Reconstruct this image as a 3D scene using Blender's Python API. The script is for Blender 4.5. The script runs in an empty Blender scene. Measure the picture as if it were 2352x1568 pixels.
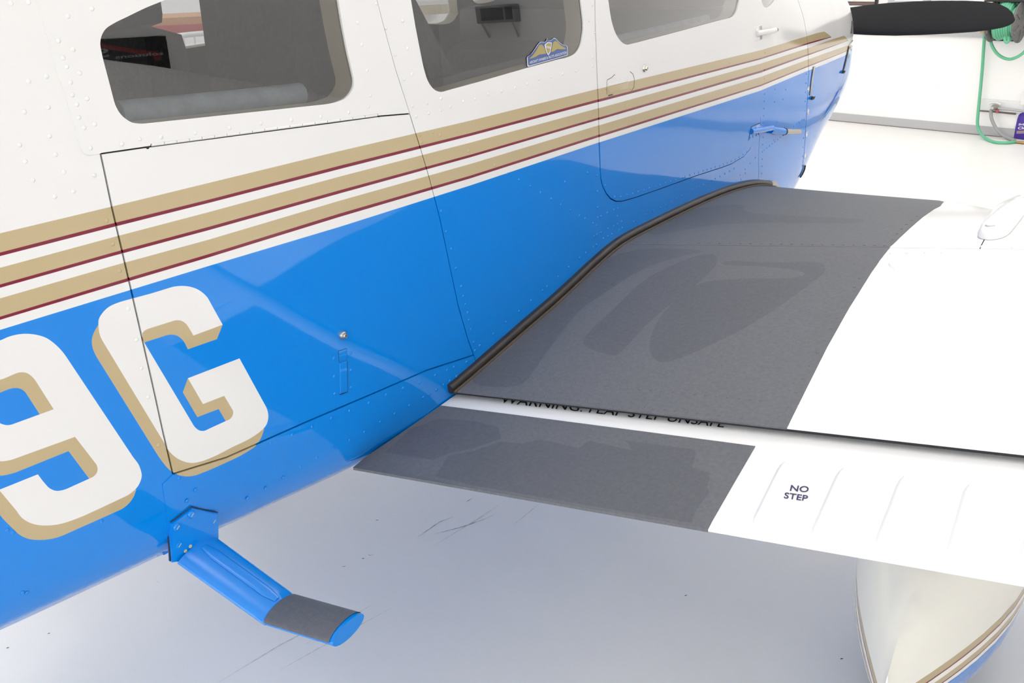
import bpy, bmesh, math, random
import numpy as np
from mathutils import Vector, Matrix
from mathutils.geometry import delaunay_2d_cdt, tessellate_polygon

random.seed(7)
SC = bpy.context.scene
COL = SC.collection

# ------------------------------------------------------------------ camera
# world: x = outboard to starboard, y = towards the aircraft's nose, z = up
FPX, PCX, PCY = 2290.0, 1176.0, 784.0
_F = np.array([2715 - PCX, -104 - PCY, FPX])
_H = np.array([-1369 - PCX, -30 - PCY, FPX])
_up = -np.cross(_F, _H); _up /= np.linalg.norm(_up)
if _up[1] > 0: _up = -_up
_Y = _F / np.linalg.norm(_F)
_X = np.cross(_Y, _up); _X /= np.linalg.norm(_X)
RM = np.array([_X, _Y, _up])
CAM = np.array([0.0, 0.0, 1.5])

cam_data = bpy.data.cameras.new('camera')
cam_data.sensor_width = 36.0
cam_data.lens = 36.0 * FPX / 2352.0
cam_data.clip_start = 0.05
cam_data.clip_end = 200
cam = bpy.data.objects.new('camera', cam_data)
COL.objects.link(cam)
_r, _u, _b = RM @ np.array([1, 0, 0]), RM @ np.array([0, -1, 0]), RM @ np.array([0, 0, -1])
cam.matrix_world = Matrix(((_r[0], _u[0], _b[0], CAM[0]), (_r[1], _u[1], _b[1], CAM[1]),
                           (_r[2], _u[2], _b[2], CAM[2]), (0, 0, 0, 1)))
SC.camera = cam

# ------------------------------------------------------------------ world, exposure
SC.view_settings.view_transform = 'Standard'
SC.view_settings.look = 'None'
SC.view_settings.gamma = 1.0
SC.view_settings.use_curve_mapping = False
SC.view_settings.exposure = -0.12
world = bpy.data.worlds.new('World'); SC.world = world
world.use_nodes = True
_bg = world.node_tree.nodes['Background']
_bg.inputs['Color'].default_value = (1.0, 0.998, 0.99, 1)
_bg.inputs['Strength'].default_value = 5.6
SC.cycles.max_bounces = 10
SC.cycles.diffuse_bounces = 5
SC.cycles.glossy_bounces = 5
SC.cycles.transparent_max_bounces = 16
SC.cycles.sample_clamp_indirect = 6.0
SC.cycles.caustics_reflective = False
SC.cycles.caustics_refractive = False
SC.cycles.use_denoising = True

# hangar axes (the hangar is turned a little against the aircraft)
E1 = np.array([0.975, -0.2205, 0.0]); E1 /= np.linalg.norm(E1)
E2 = np.array([0.2205, 0.975, 0.0]); E2 /= np.linalg.norm(E2)
WALL_F, WALL_R, WALL_L, CEIL = 9.47, 5.0, -9.5, 5.6
BACK = -8.0
def room(u, w, z): return E1 * u + E2 * w + np.array([0, 0, z])

LAMPS = [(u, w) for w in (-3.2, 0.6, 4.4, 8.0) for u in (-6.5, -2.0, 3.2)]
LAMP_SIZE = (2.4, 0.9)
BEAMS = []
LAMP_W = 15.5
for i, (u, w) in enumerate(LAMPS):
    ld = bpy.data.lights.new('ceiling_light_beam', 'AREA')
    ld.shape = 'RECTANGLE'; ld.size, ld.size_y = LAMP_SIZE
    ld.energy = LAMP_W; ld.color = (1.0, 0.99, 0.98)
    lo = bpy.data.objects.new('ceiling_light_beam', ld); COL.objects.link(lo)
    p = room(u, w, CEIL - 0.13)
    lo.location = p
    lo.rotation_euler = (0, 0, math.atan2(E1[1], E1[0]))
    BEAMS.append(lo)

# ------------------------------------------------------------------ helpers
def ray(px, py): return RM @ np.array([px - PCX, py - PCY, FPX])
def rays(P):
    P = np.asarray(P, float)
    return np.c_[P[:, 0] - PCX, P[:, 1] - PCY, np.full(len(P), FPX)] @ RM.T
def on_plane(px, py, n, c):           # where a line of sight meets the plane n.p = c
    d = ray(px, py); return CAM + d * ((c - CAM @ n) / (d @ n))
def at_y(px, py, y): return on_plane(px, py, np.array([0, 1., 0]), y)
def at_z(px, py, z): return on_plane(px, py, np.array([0, 0, 1.]), z)
def at_x(px, py, x): return on_plane(px, py, np.array([1., 0, 0]), x)
def on_wall(px, py, off=0.0): return on_plane(px, py, E2, WALL_F - off)

MATS = {}
def srgb(r, g, b):
    f = lambda c: (c / 255 / 12.92) if c / 255 <= 0.04045 else ((c / 255 + 0.055) / 1.055) ** 2.4
    return (f(r), f(g), f(b), 1)
def mat(name, col, rough=0.5, metal=0.0, spec=0.5, coat=0.0, noise=None, bump=None, emit=None):
    """procedural material: noise=(scale, amount) varies the colour, bump=(scale, strength, dist) the surface"""
    m = bpy.data.materials.new(name); m.use_nodes = True
    nt = m.node_tree; b = nt.nodes['Principled BSDF']
    b.inputs['Base Color'].default_value = col
    b.inputs['Roughness'].default_value = rough
    b.inputs['Metallic'].default_value = metal
    b.inputs['Specular IOR Level'].default_value = spec
    b.inputs['Coat Weight'].default_value = coat
    b.inputs['Coat Roughness'].default_value = 0.02
    tc = nt.nodes.new('ShaderNodeTexCoord')
    if noise:
        n = nt.nodes.new('ShaderNodeTexNoise'); n.inputs['Scale'].default_value = noise[0]
        n.inputs['Detail'].default_value = 6; n.inputs['Roughness'].default_value = 0.65
        nt.links.new(tc.outputs['Object'], n.inputs['Vector'])
        mx = nt.nodes.new('ShaderNodeMix'); mx.data_type = 'RGBA'
        a = noise[1]
        mx.inputs['A'].default_value = tuple(c * (1 - a) for c in col[:3]) + (1,)
        mx.inputs['B'].default_value = tuple(min(1, c * (1 + a)) for c in col[:3]) + (1,)
        mr = nt.nodes.new('ShaderNodeMapRange'); mr.inputs['From Min'].default_value = 0.3; mr.inputs['From Max'].default_value = 0.7
        nt.links.new(n.outputs['Fac'], mr.inputs['Value'])
        nt.links.new(mr.outputs['Result'], mx.inputs['Factor'])
        nt.links.new(mx.outputs['Result'], b.inputs['Base Color'])
    if bump:
        n2 = nt.nodes.new('ShaderNodeTexNoise'); n2.inputs['Scale'].default_value = bump[0]
        n2.inputs['Detail'].default_value = bump[3] if len(bump) > 3 else 1.0
        nt.links.new(tc.outputs['Object'], n2.inputs['Vector'])
        bp = nt.nodes.new('ShaderNodeBump'); bp.inputs['Strength'].default_value = bump[1]; bp.inputs['Distance'].default_value = bump[2]
        nt.links.new(n2.outputs['Fac'], bp.inputs['Height'])
        nt.links.new(bp.outputs['Normal'], b.inputs['Normal'])
    if emit:
        b.inputs['Emission Color'].default_value = emit[:3] + (1,); b.inputs['Emission Strength'].default_value = emit[3]
    MATS[name] = m
    return m

WAVE = (3.2, 0.10, 0.02, 1.0)
mat('white_paint', srgb(217, 217, 217), 0.12, spec=0.5, bump=WAVE)
mat('gold_paint', srgb(177, 160, 124), 0.12, bump=WAVE)
mat('maroon_paint', srgb(112, 0, 40), 0.10, bump=WAVE)
mat('blue_paint', srgb(0, 123, 214), 0.045, bump=WAVE)
mat('blue_satin', srgb(0, 118, 206), 0.22, bump=WAVE)
mat('wing_white', srgb(228, 228, 228), 0.15, bump=WAVE)
mat('fairing_white', srgb(232, 231, 224), 0.2)
mat('grip', srgb(94, 96, 101), 0.62, spec=0.5, noise=(150, 0.13), bump=(900, 0.5, 0.001, 2))
mat('grip_worn', srgb(84, 86, 92), 0.6, spec=0.5, noise=(150, 0.13), bump=(900, 0.5, 0.001, 2))
mat('rubber', srgb(42, 38, 36), 0.45, noise=(40, 0.2))
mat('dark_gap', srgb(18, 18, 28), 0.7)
mat('gap_gold', srgb(70, 60, 50), 0.7)
mat('chrome', srgb(205, 200, 190), 0.22, metal=1.0)
mat('steel', srgb(170, 165, 158), 0.35, metal=0.7)
mat('tan_trim', srgb(176, 168, 146), 0.6)
mat('lining', srgb(70, 70, 72), 0.9, spec=0.2)
mat('seat_fabric', srgb(84, 86, 88), 0.95, spec=0.1, noise=(120, 0.15), bump=(300, 0.4, 0.003, 3))
mat('sill_pad', srgb(120, 128, 134), 0.9, spec=0.2, noise=(30, 0.2))
mat('black', srgb(12, 12, 14), 0.5)
mat('prop_black', srgb(22, 22, 25), 0.55, spec=0.3)
mat('text_navy', srgb(40, 32, 84), 0.5)
mat('tyre', srgb(30, 30, 30), 0.85)
mat('wall_white', srgb(240, 238, 237), 0.6, noise=(0.8, 0.015))
mat('ceiling_white', srgb(236, 236, 236), 0.8)
mat('base_grey', srgb(176, 176, 178), 0.6)
mat('board_white', srgb(226, 226, 226), 0.5)
mat('hose_green', srgb(98, 178, 140), 0.45)
mat('hose_grey', srgb(150, 152, 152), 0.5)
mat('brass', srgb(170, 140, 90), 0.4, metal=0.8)
mat('reel_grey', srgb(110, 108, 108), 0.6, noise=(50, 0.3))
mat('jug_purple', srgb(66, 40, 150), 0.4)
mat('jug_white', srgb(226, 214, 232), 0.5)
mat('jug_tan', srgb(150, 128, 130), 0.5)
mat('cable_brown', srgb(110, 92, 88), 0.6)
mat('banner_black', srgb(14, 15, 18), 0.7)
mat('banner_red', srgb(120, 20, 26), 0.7)
mat('banner_grey', srgb(150, 152, 156), 0.7)
mat('decal_blue', srgb(76, 96, 150), 0.5)
mat('decal_gold', srgb(160, 146, 92), 0.5)
mat('decal_white', srgb(208, 214, 222), 0.5)
mat('red_band', srgb(176, 84, 84), 0.5)
mat('tan_band', srgb(196, 150, 110), 0.6)
mat('ac_grey', srgb(120, 120, 122), 0.6)
mat('lamp_face', (1, 1, 1, 1), 0.6, emit=(1.0, 0.985, 0.97, 4.0))

def floor_mat():
    m = mat('floor_epoxy', srgb(237, 236, 233), 0.32, spec=0.35, noise=(1.3, 0.03), bump=(5, 0.05, 0.01, 2))
    return m
floor_mat()
def glass_mat(name, tint, k):
    m = bpy.data.materials.new(name); m.use_nodes = True
    nt = m.node_tree; nt.nodes.clear()
    out = nt.nodes.new('ShaderNodeOutputMaterial'); mix = nt.nodes.new('ShaderNodeMixShader')
    tr = nt.nodes.new('ShaderNodeBsdfTransparent'); tr.inputs['Color'].default_value = tint
    gl = nt.nodes.new('ShaderNodeBsdfGlossy'); gl.inputs['Roughness'].default_value = 0.0
    lw = nt.nodes.new('ShaderNodeLayerWeight'); lw.inputs['Blend'].default_value = 0.5
    pw = nt.nodes.new('ShaderNodeMath'); pw.operation = 'POWER'; pw.inputs[1].default_value = 5.6
    ma = nt.nodes.new('ShaderNodeMath'); ma.operation = 'MULTIPLY_ADD'; ma.inputs[1].default_value = .96 * k; ma.inputs[2].default_value = .04 * k; ma.use_clamp = True
    nt.links.new(lw.outputs['Facing'], pw.inputs[0]); nt.links.new(pw.outputs[0], ma.inputs[0]); nt.links.new(ma.outputs[0], mix.inputs[0])
    nt.links.new(tr.outputs[0], mix.inputs[1]); nt.links.new(gl.outputs[0], mix.inputs[2])
    nt.links.new(mix.outputs[0], out.inputs['Surface'])
    MATS[name] = m
glass_mat('window_glass', (0.74, 0.75, 0.76, 1), 3.5)

def link(o, parent=None):
    COL.objects.link(o)
    if parent is not None:
        o.parent = parent
        if parent.type == 'EMPTY':
            o.matrix_parent_inverse = Matrix.Translation(-parent.location)
    return o
def mesh_obj(name, verts, faces, mats, parent=None, mi=None, normals=None, smooth=False):
    me = bpy.data.meshes.new(name)
    me.from_pydata([tuple(map(float, v)) for v in verts], [], [tuple(map(int, f)) for f in faces])
    if isinstance(mats, str): mats = [mats]
    for m in mats: me.materials.append(MATS[m])
    if mi is not None: me.polygons.foreach_set('material_index', np.asarray(mi, np.int32))
    if smooth or normals is not None: me.polygons.foreach_set('use_smooth', np.ones(len(me.polygons), bool))
    me.update()
    if normals is not None:
        me.normals_split_custom_set_from_vertices([tuple(map(float, n)) for n in normals])
    o = bpy.data.objects.new(name, me)
    return link(o, parent)
def empty(name, loc, label, cat, group=None):
    o = bpy.data.objects.new(name, None); o.location = tuple(map(float, loc)); COL.objects.link(o)
    o.empty_display_size = 0.1
    return tag(o, label, cat, group)
def tag(o, label, cat, group=None):
    o['label'] = label; o['category'] = cat
    if group: o['group'] = group
    return o
def struct(o): o['kind'] = 'structure'; return o
def stuff(o): o['kind'] = 'stuff'; return o

def bm_obj(name, bm, mats, parent=None, smooth=False, auto=None):
    me = bpy.data.meshes.new(name)
    bmesh.ops.recalc_face_normals(bm, faces=bm.faces)
    bm.to_mesh(me); bm.free()
    if isinstance(mats, str): mats = [mats]
    for m in mats: me.materials.append(MATS[m])
    if smooth:
        me.polygons.foreach_set('use_smooth', np.ones(len(me.polygons), bool))
        if auto: me.set_sharp_from_angle(angle=math.radians(auto))
    return link(bpy.data.objects.new(name, me), parent)
def box_bm(bm, o, ax, ay, az, bevel=0.0, mi=0):
    """box with centre o and half-axes ax, ay, az"""
    o, ax, ay, az = map(lambda v: np.asarray(v, float), (o, ax, ay, az))
    vs = [bm.verts.new(o + sx * ax + sy * ay + sz * az) for sx in (-1, 1) for sy in (-1, 1) for sz in (-1, 1)]
    fs = []
    for q in ((0, 1, 3, 2), (4, 6, 7, 5), (0, 4, 5, 1), (2, 3, 7, 6), (0, 2, 6, 4), (1, 5, 7, 3)):
        f = bm.faces.new([vs[k] for k in q]); f.material_index = mi; fs.append(f)
    if bevel:
        es = list({e for f in fs for e in f.edges})
        bmesh.ops.bevel(bm, geom=es, offset=bevel, segments=2, affect='EDGES', profile=0.6)
def box_obj(name, o, ax, ay, az, m, parent=None, bevel=0.0):
    bm = bmesh.new(); box_bm(bm, o, ax, ay, az, bevel)
    return bm_obj(name, bm, m, parent, smooth=bevel > 0, auto=35)
def smooth_path(pts, n):
    pts = np.asarray(pts, float); k = len(pts)
    t = np.r_[0, np.cumsum(np.linalg.norm(np.diff(pts, axis=0), axis=1))]
    tt = np.linspace(0, t[-1], n); out = []
    for s in tt:
        i = min(max(np.searchsorted(t, s) - 1, 0), k - 2)
        h = t[i + 1] - t[i]; a = (s - t[i]) / h
        m0 = (pts[i + 1] - pts[i - 1]) / (t[i + 1] - t[i - 1]) if i > 0 else (pts[1] - pts[0]) / h
        m1 = (pts[i + 2] - pts[i]) / (t[i + 2] - t[i]) if i + 2 < k else (pts[-1] - pts[-2]) / h
        out.append((2 * a**3 - 3 * a**2 + 1) * pts[i] + (a**3 - 2 * a**2 + a) * h * m0 + (-2 * a**3 + 3 * a**2) * pts[i + 1] + (a**3 - a**2) * h * m1)
    return np.array(out)
def tube_bm(bm, path, r, seg=10, section=None, refs=None, caps=True, mi=0):
    """sweep a circle of radius r (or a section of 2-D points) along a path"""
    path = np.asarray(path, float); n = len(path)
    rr = np.full(n, r) if np.isscalar(r) else np.asarray(r)
    T = np.gradient(path, axis=0); T /= np.linalg.norm(T, axis=1)[:, None]
    ref = np.asarray(refs if refs is not None else ([0, 0, 1] if abs(T[0][2]) < 0.9 else [1, 0, 0]), float)
    rings = []
    for i in range(n):
        a = ref - T[i] * (ref @ T[i]); a /= np.linalg.norm(a); b = np.cross(T[i], a)
        if refs is None: ref = a
        if section is None:
            sec = [(math.cos(2 * math.pi * j / seg), math.sin(2 * math.pi * j / seg)) for j in range(seg)]
        else: sec = section
        rings.append([bm.verts.new(path[i] + rr[i] * (sx * a + sy * b)) for sx, sy in sec])
    m = len(rings[0])
    for i in range(n - 1):
        for j in range(m):
            f = bm.faces.new((rings[i][j], rings[i][(j + 1) % m], rings[i + 1][(j + 1) % m], rings[i + 1][j])); f.material_index = mi
    if caps:
        for rg in (rings[0], rings[-1]):
            f = bm.faces.new(rg); f.material_index = mi
    return rings
def tube_obj(name, path, r, m, parent=None, seg=10, n=None, section=None, refs=None):
    bm = bmesh.new(); tube_bm(bm, smooth_path(path, n) if n else path, r, seg, section, refs)
    return bm_obj(name, bm, m, parent, smooth=True, auto=50)
def disc_bm(bm, c, n, prof, seg=24, mi=0):
    """lathe: prof = [(radius, height)...] about axis n at c"""
    c = np.asarray(c, float); n = np.asarray(n, float); n = n / np.linalg.norm(n)
    a = np.cross(n, [0, 0, 1.0]) if abs(n[2]) < 0.9 else np.cross(n, [1.0, 0, 0]); a /= np.linalg.norm(a); b = np.cross(n, a)
    rings = []
    for r, h in prof:
        rings.append([bm.verts.new(c + n * h + max(r, 1e-5) * (math.cos(2 * math.pi * k / seg) * a + math.sin(2 * math.pi * k / seg) * b)) for k in range(seg)])
    for i in range(len(rings) - 1):
        for k in range(seg):
            f = bm.faces.new((rings[i][k], rings[i][(k + 1) % seg], rings[i + 1][(k + 1) % seg], rings[i + 1][k])); f.material_index = mi
    for rg in (rings[0], rings[-1]):
        f = bm.faces.new(rg); f.material_index = mi
def disc_obj(name, c, n, prof, m, parent=None, seg=24):
    bm = bmesh.new(); disc_bm(bm, c, n, prof, seg)
    return bm_obj(name, bm, m, parent, smooth=True, auto=40)

def pchip(x, xs, ys):
    xs, ys = np.asarray(xs, float), np.asarray(ys, float)
    h = np.diff(xs); d = np.diff(ys) / h; m = np.zeros(len(xs))
    for i in range(1, len(xs) - 1):
        if d[i - 1] * d[i] > 0:
            w1, w2 = 2 * h[i] + h[i - 1], h[i] + 2 * h[i - 1]
            m[i] = (w1 + w2) / (w1 / d[i - 1] + w2 / d[i])
    m[0], m[-1] = d[0], d[-1]
    x = np.clip(np.asarray(x, float), xs[0], xs[-1]); i = np.clip(np.searchsorted(xs, x, side='right') - 1, 0, len(xs) - 2)
    t = (x - xs[i]) / h[i]
    return (ys[i] * (2 * t**3 - 3 * t**2 + 1) + h[i] * m[i] * (t**3 - 2 * t**2 + t)
            + ys[i + 1] * (-2 * t**3 + 3 * t**2) + h[i] * m[i + 1] * (t**3 - t**2))

def in_poly(P, poly):
    x, y = P[:, 0], P[:, 1]; poly = np.asarray(poly, float); ins = np.zeros(len(P), bool)
    j = len(poly) - 1
    for i in range(len(poly)):
        xi, yi = poly[i]; xj, yj = poly[j]
        if yi != yj:
            ins ^= ((yi > y) != (yj > y)) & (x < (xj - xi) * (y - yi) / (yj - yi) + xi)
        j = i
    return ins
def densify(P, step=26.0, closed=False):
    P = [tuple(p) for p in P]
    if closed: P = P + [P[0]]
    out = []
    for a, b in zip(P[:-1], P[1:]):
        n = max(1, int(math.ceil(math.dist(a, b) / step)))
        out += [(a[0] + (b[0] - a[0]) * k / n, a[1] + (b[1] - a[1]) * k / n) for k in range(n)]
    if not closed: out.append(P[-1])
    return np.array(out)
def curved(P, k=5, turn=46):
    """round a hand-measured outline: gentle bends become curves, sharp corners and long straights stay"""
    P = np.asarray(P, float); n = len(P); out = []
    E = np.roll(P, -1, 0) - P; L = np.linalg.norm(E, axis=1); D = E / L[:, None]
    T = []
    for i in range(n):
        a, b = D[i - 1], D[i]
        if math.degrees(math.acos(max(-1, min(1, a @ b)))) > turn: T.append((a, b)); continue
        la, lb = L[i - 1], L[i]
        t = a if la > 2.6 * lb else b if lb > 2.6 * la else (a * lb + b * la); t = t / np.linalg.norm(t); T.append((t, t))
    for i in range(n):
        p, q = P[i], P[(i + 1) % n]; t0, t1 = T[i][1] * L[i], T[(i + 1) % n][0] * L[i]
        straight = abs(T[i][1] @ D[i]) > .9995 and abs(T[(i + 1) % n][0] @ D[i]) > .9995
        for s in ([0] if straight else np.arange(k) / k):
            out.append((2 * s**3 - 3 * s**2 + 1) * p + (s**3 - 2 * s**2 + s) * t0 + (-2 * s**3 + 3 * s**2) * q + (s**3 - s**2) * t1)
    return np.array(out)
def ribbon(L, w):
    L = np.asarray(L, float); T = np.gradient(L, axis=0); T /= np.maximum(np.linalg.norm(T, axis=1), 1e-9)[:, None]
    N = np.c_[-T[:, 1], T[:, 0]] * w
    return np.r_[L + N, (L - N)[::-1]]

def triangulate(points, lines, rings):
    """constrained Delaunay of loose points, open lines and closed rings (all 2-D)"""
    V, E = [], []
    for L in lines:
        s = len(V); V += [Vector((float(a), float(b))) for a, b in L]; E += [(s + k, s + k + 1) for k in range(len(L) - 1)]
    for L in rings:
        s = len(V); n = len(L); V += [Vector((float(a), float(b))) for a, b in L]; E += [(s + k, s + (k + 1) % n) for k in range(n)]
    V += [Vector((float(a), float(b))) for a, b in points]
    r = delaunay_2d_cdt(V, E, [], 0, 1e-5)
    P = np.array([(v[0], v[1]) for v in r[0]]); T = np.array([f for f in r[2] if len(f) == 3], int)
    a, b, c = P[T[:, 0]], P[T[:, 1]], P[T[:, 2]]
    area = np.abs((b[:, 0] - a[:, 0]) * (c[:, 1] - a[:, 1]) - (b[:, 1] - a[:, 1]) * (c[:, 0] - a[:, 0]))
    return P, T[area > 1e-10]

def skin(name, surf, P, T, mi, mats, parent, rim=0.004, lift=0.0, mirror=None, rim_mat=None):
    """a sheet of the triangles T on a surface, with thickness at its edges"""
    used = np.unique(T); remap = np.full(len(P), -1); remap[used] = np.arange(len(used))
    X, N = surf(P[used]); X = X + N * lift; T2 = remap[T]
    g = np.cross(X[T2[:, 1]] - X[T2[:, 0]], X[T2[:, 2]] - X[T2[:, 0]])
    fl = np.einsum('ij,ij->i', g, N[T2[:, 0]]) < 0
    T2[fl] = T2[fl][:, ::-1]
    V, NN, F, M = list(X), list(N), [tuple(t) for t in T2], list(mi)
    if rim:
        cnt = {}
        for k, t in enumerate(T2):
            for a, b in ((t[0], t[1]), (t[1], t[2]), (t[2], t[0])):
                key = (min(a, b), max(a, b)); cnt[key] = None if key in cnt else (a, b, k)
        for v in cnt.values():
            if v is None: continue
            a, b, k = v
            n = np.cross(X[b] - X[a], N[a]); ln = np.linalg.norm(n)
            if ln < 1e-12: continue
            n = n / ln; s = len(V)
            V += [X[a], X[b], X[b] - N[b] * rim, X[a] - N[a] * rim]; NN += [n] * 4
            F.append((s + 3, s + 2, s + 1, s)[::-1] if False else (s, s + 3, s + 2, s + 1)); M.append(mi[k] if rim_mat is None else rim_mat)
    if mirror is not None:
        V = [np.array([2 * mirror - v[0], v[1], v[2]]) for v in V]; NN = [np.array([-n[0], n[1], n[2]]) for n in NN]
        F = [f[::-1] for f in F]
    return mesh_obj(name, V, F, mats, parent, M, NN)

def orient(X, faces, N):
    out = []
    for f in faces:
        f = tuple(f); n = np.cross(X[f[1]] - X[f[0]], X[f[2]] - X[f[0]])
        out.append(f if n @ N[f[0]] >= 0 else f[::-1])
    return out
def text_mesh(s, bold=0.0):
    c = bpy.data.curves.new('lettering', 'FONT'); c.body = s; c.size = 1.0; c.offset = bold; c.resolution_u = 3
    o = bpy.data.objects.new('lettering', c); COL.objects.link(o)
    dg = bpy.context.evaluated_depsgraph_get(); me = bpy.data.meshes.new_from_object(o.evaluated_get(dg))
    V = np.array([(v.co.x, v.co.y) for v in me.vertices]); F = [tuple(p.vertices) for p in me.polygons]
    bpy.data.objects.remove(o); bpy.data.curves.remove(c); bpy.data.meshes.remove(me)
    V -= V.min(0); 
    return V / V.max(0), F
# ------------------------------------------------------------------ the hangar
bm = bmesh.new()
FU0, FU1, FW0, FW1 = WALL_L - 0.2, WALL_R + 0.2, BACK - 6, WALL_F + 0.2
vs = [bm.verts.new(room(u, w, 0)) for u, w in ((FU0, FW0), (FU1, FW0), (FU1, FW1), (FU0, FW1))]
bm.faces.new(vs)
floor = struct(bm_obj('floor', bm, 'floor_epoxy'))
def wall(name, u0, w0, u1, w1, z0, z1, m='wall_white', th=0.1):
    a, b = room(u0, w0, 0), room(u1, w1, 0); d = (b - a); L = np.linalg.norm(d); d /= L
    n = np.array([d[1], -d[0], 0])        # away from the room when walking with the room on the left
    c = (a + b) / 2 + n * th / 2 + np.array([0, 0, (z0 + z1) / 2])
    return struct(box_obj(name, c, d * L / 2, n * th / 2, np.array([0, 0, (z1 - z0) / 2]), m))
wall('wall_front', WALL_R, WALL_F, WALL_L, WALL_F, 0, CEIL)
wall('wall_right', WALL_R, BACK, WALL_R, WALL_F, 0, CEIL)
wall('wall_left', WALL_L, WALL_F, WALL_L, BACK, 0, CEIL)
wall('wall_back', WALL_L, BACK, WALL_R, BACK, 3.9, CEIL)    # lintel above the open hangar door
struct(box_obj('ceiling', room((FU0 + FU1) / 2, (BACK + WALL_F) / 2, CEIL + 0.05), E1 * (FU1 - FU0) / 2, E2 * (WALL_F - BACK + .4) / 2, np.array([0, 0, .05]), 'ceiling_white'))
wall_c = lambda u0, u1, z0, z1, d: (room((u0 + u1) / 2, WALL_F - d / 2, (z0 + z1) / 2), E1 * (u1 - u0) / 2, E2 * d / 2, np.array([0, 0, (z1 - z0) / 2]))
def uz(px, py, off=0.0):
    p = on_wall(px, py, off); return p @ E1, p[2]
_zb = uz(2327, 299)[1]
struct(box_obj('baseboard_front', *wall_c(WALL_L, WALL_R, 0.006, max(_zb, .08), 0.02), 'base_grey'))
struct(box_obj('trim_1', *wall_c(WALL_L, WALL_R, 0.0, 0.006, 0.022), 'cable_brown'))
# grey rail standing in for a band of shade at hose reel height, white board low on the wall with a cable under it
_u, _z0 = uz(2200, 84); _, _z1 = uz(2200, 70)
struct(box_obj('shade_rail', *wall_c(WALL_L, uz(2268, 80)[0], _z0, _z1, 0.03), 'base_grey'))
_ub, _zt = uz(2250, 226); _, _zl = uz(2250, 252)
struct(box_obj('trim_3', *wall_c(_ub, WALL_R, _zl, _zt, 0.018), 'board_white', bevel=0.004))
def lamp(u, w):
    p = room(u, w, CEIL)
    e = empty('ceiling_light', p, '', 'light')
    bm = bmesh.new(); box_bm(bm, p - np.array([0, 0, .05]), E1 * 1.24, E2 * .49, np.array([0, 0, .05]), 0.01)
    bm_obj('housing', bm, 'base_grey', e)
    bm = bmesh.new(); box_bm(bm, p - np.array([0, 0, .105]), E1 * 1.2, E2 * .45, np.array([0, 0, .005]))
    bm_obj('diffuser', bm, 'lamp_face', e)
    return e
for i, (u, w) in enumerate(LAMPS):
    row = ['by the open door', 'second from the open door', 'third from the open door', 'nearest the front wall'][i // 3]
    colm = ['on the left', 'in the middle', 'on the right'][i % 3]
    le = lamp(u, w)
    BEAMS[i].parent = le; BEAMS[i].matrix_parent_inverse = Matrix.Translation(-le.location)
    le['label'] = f'flat white ceiling light {colm} of the row {row}'
for o in COL.objects:
    if o.type == 'EMPTY': o['group'] = 'hangar ceiling lights'

# ------------------------------------------------------------------ the aircraft: fuselage surface
X0 = -1.53
plane = empty('airplane', (X0, 1.9, 0), 'blue and white low wing light airplane with gold and maroon stripes', 'airplane')
YS = [-3.5, -1.0, 0.5, 1.15, 1.9, 2.5, 2.9, 3.35, 3.8, 4.2, 4.45, 4.58]
FA = [.12, .262, .432, .496, .565, .567, .567, .562, .531, .485, .390, .280]
FT = [1.35, 1.62, 1.88, 1.97, 2.0, 1.97, 1.80, 1.60, 1.563, 1.490, 1.419, 1.345]
FB = [.98, .80, .690, .655, .60, .58, .58, .60, .719, .789, .842, .885]
FC = [1.15, 1.18, 1.19, 1.17, 1.15, 1.13, 1.12, 1.12, 1.125, 1.13, 1.13, 1.13]
NT = [2.4, 3.2, 3.6, 3.5, 3.3, 3.2, 3.0, 2.8, 2.873, 3.149, 3.06, 3.07]
NB = [3.0, 6.0, 9.0, 9.0, 8.0, 7.0, 6.0, 4.6, 3.105, 2.377, 2.21, 2.10]
VS = 0.55
def fus_par(y):
    return [pchip(y, YS, t) for t in (FA, FT, FB, FC, NT, NB)]
def fus_xyz(uv):
    y, th = uv[:, 0], uv[:, 1] / VS
    a, zt, zb, zc, nt, nb = fus_par(y)
    c, s = np.cos(th), np.sin(th)
    n = np.where(s < 0, nb, nt); b = np.where(s < 0, zc - zb, zt - zc)
    r = (np.abs(c) ** n + np.abs(s) ** n) ** (-1 / n)
    return np.c_[X0 + a * r * c, y, zc + b * r * s]
def fus(uv):
    uv = np.asarray(uv, float); h = 1e-3
    X = fus_xyz(uv)
    du = fus_xyz(uv + [h, 0]) - fus_xyz(uv - [h, 0]); dv = fus_xyz(uv + [0, h]) - fus_xyz(uv - [0, h])
    N = np.cross(du, dv); N /= np.maximum(np.linalg.norm(N, axis=1), 1e-12)[:, None]
    return X, N
def fus_g(P):
    y = P[..., 1]; sh = y.shape
    a, zt, zb, zc, nt, nb = [q.reshape(sh) for q in fus_par(y.ravel())]
    s = P[..., 2] - zc
    n = np.where(s < 0, nb, nt); b = np.where(s < 0, zc - zb, zt - zc)
    g = np.abs((P[..., 0] - X0) / a) ** n + np.abs(s / b) ** n - 1
    return np.where((y < YS[0]) | (y > YS[-1]), 5.0, g)
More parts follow.
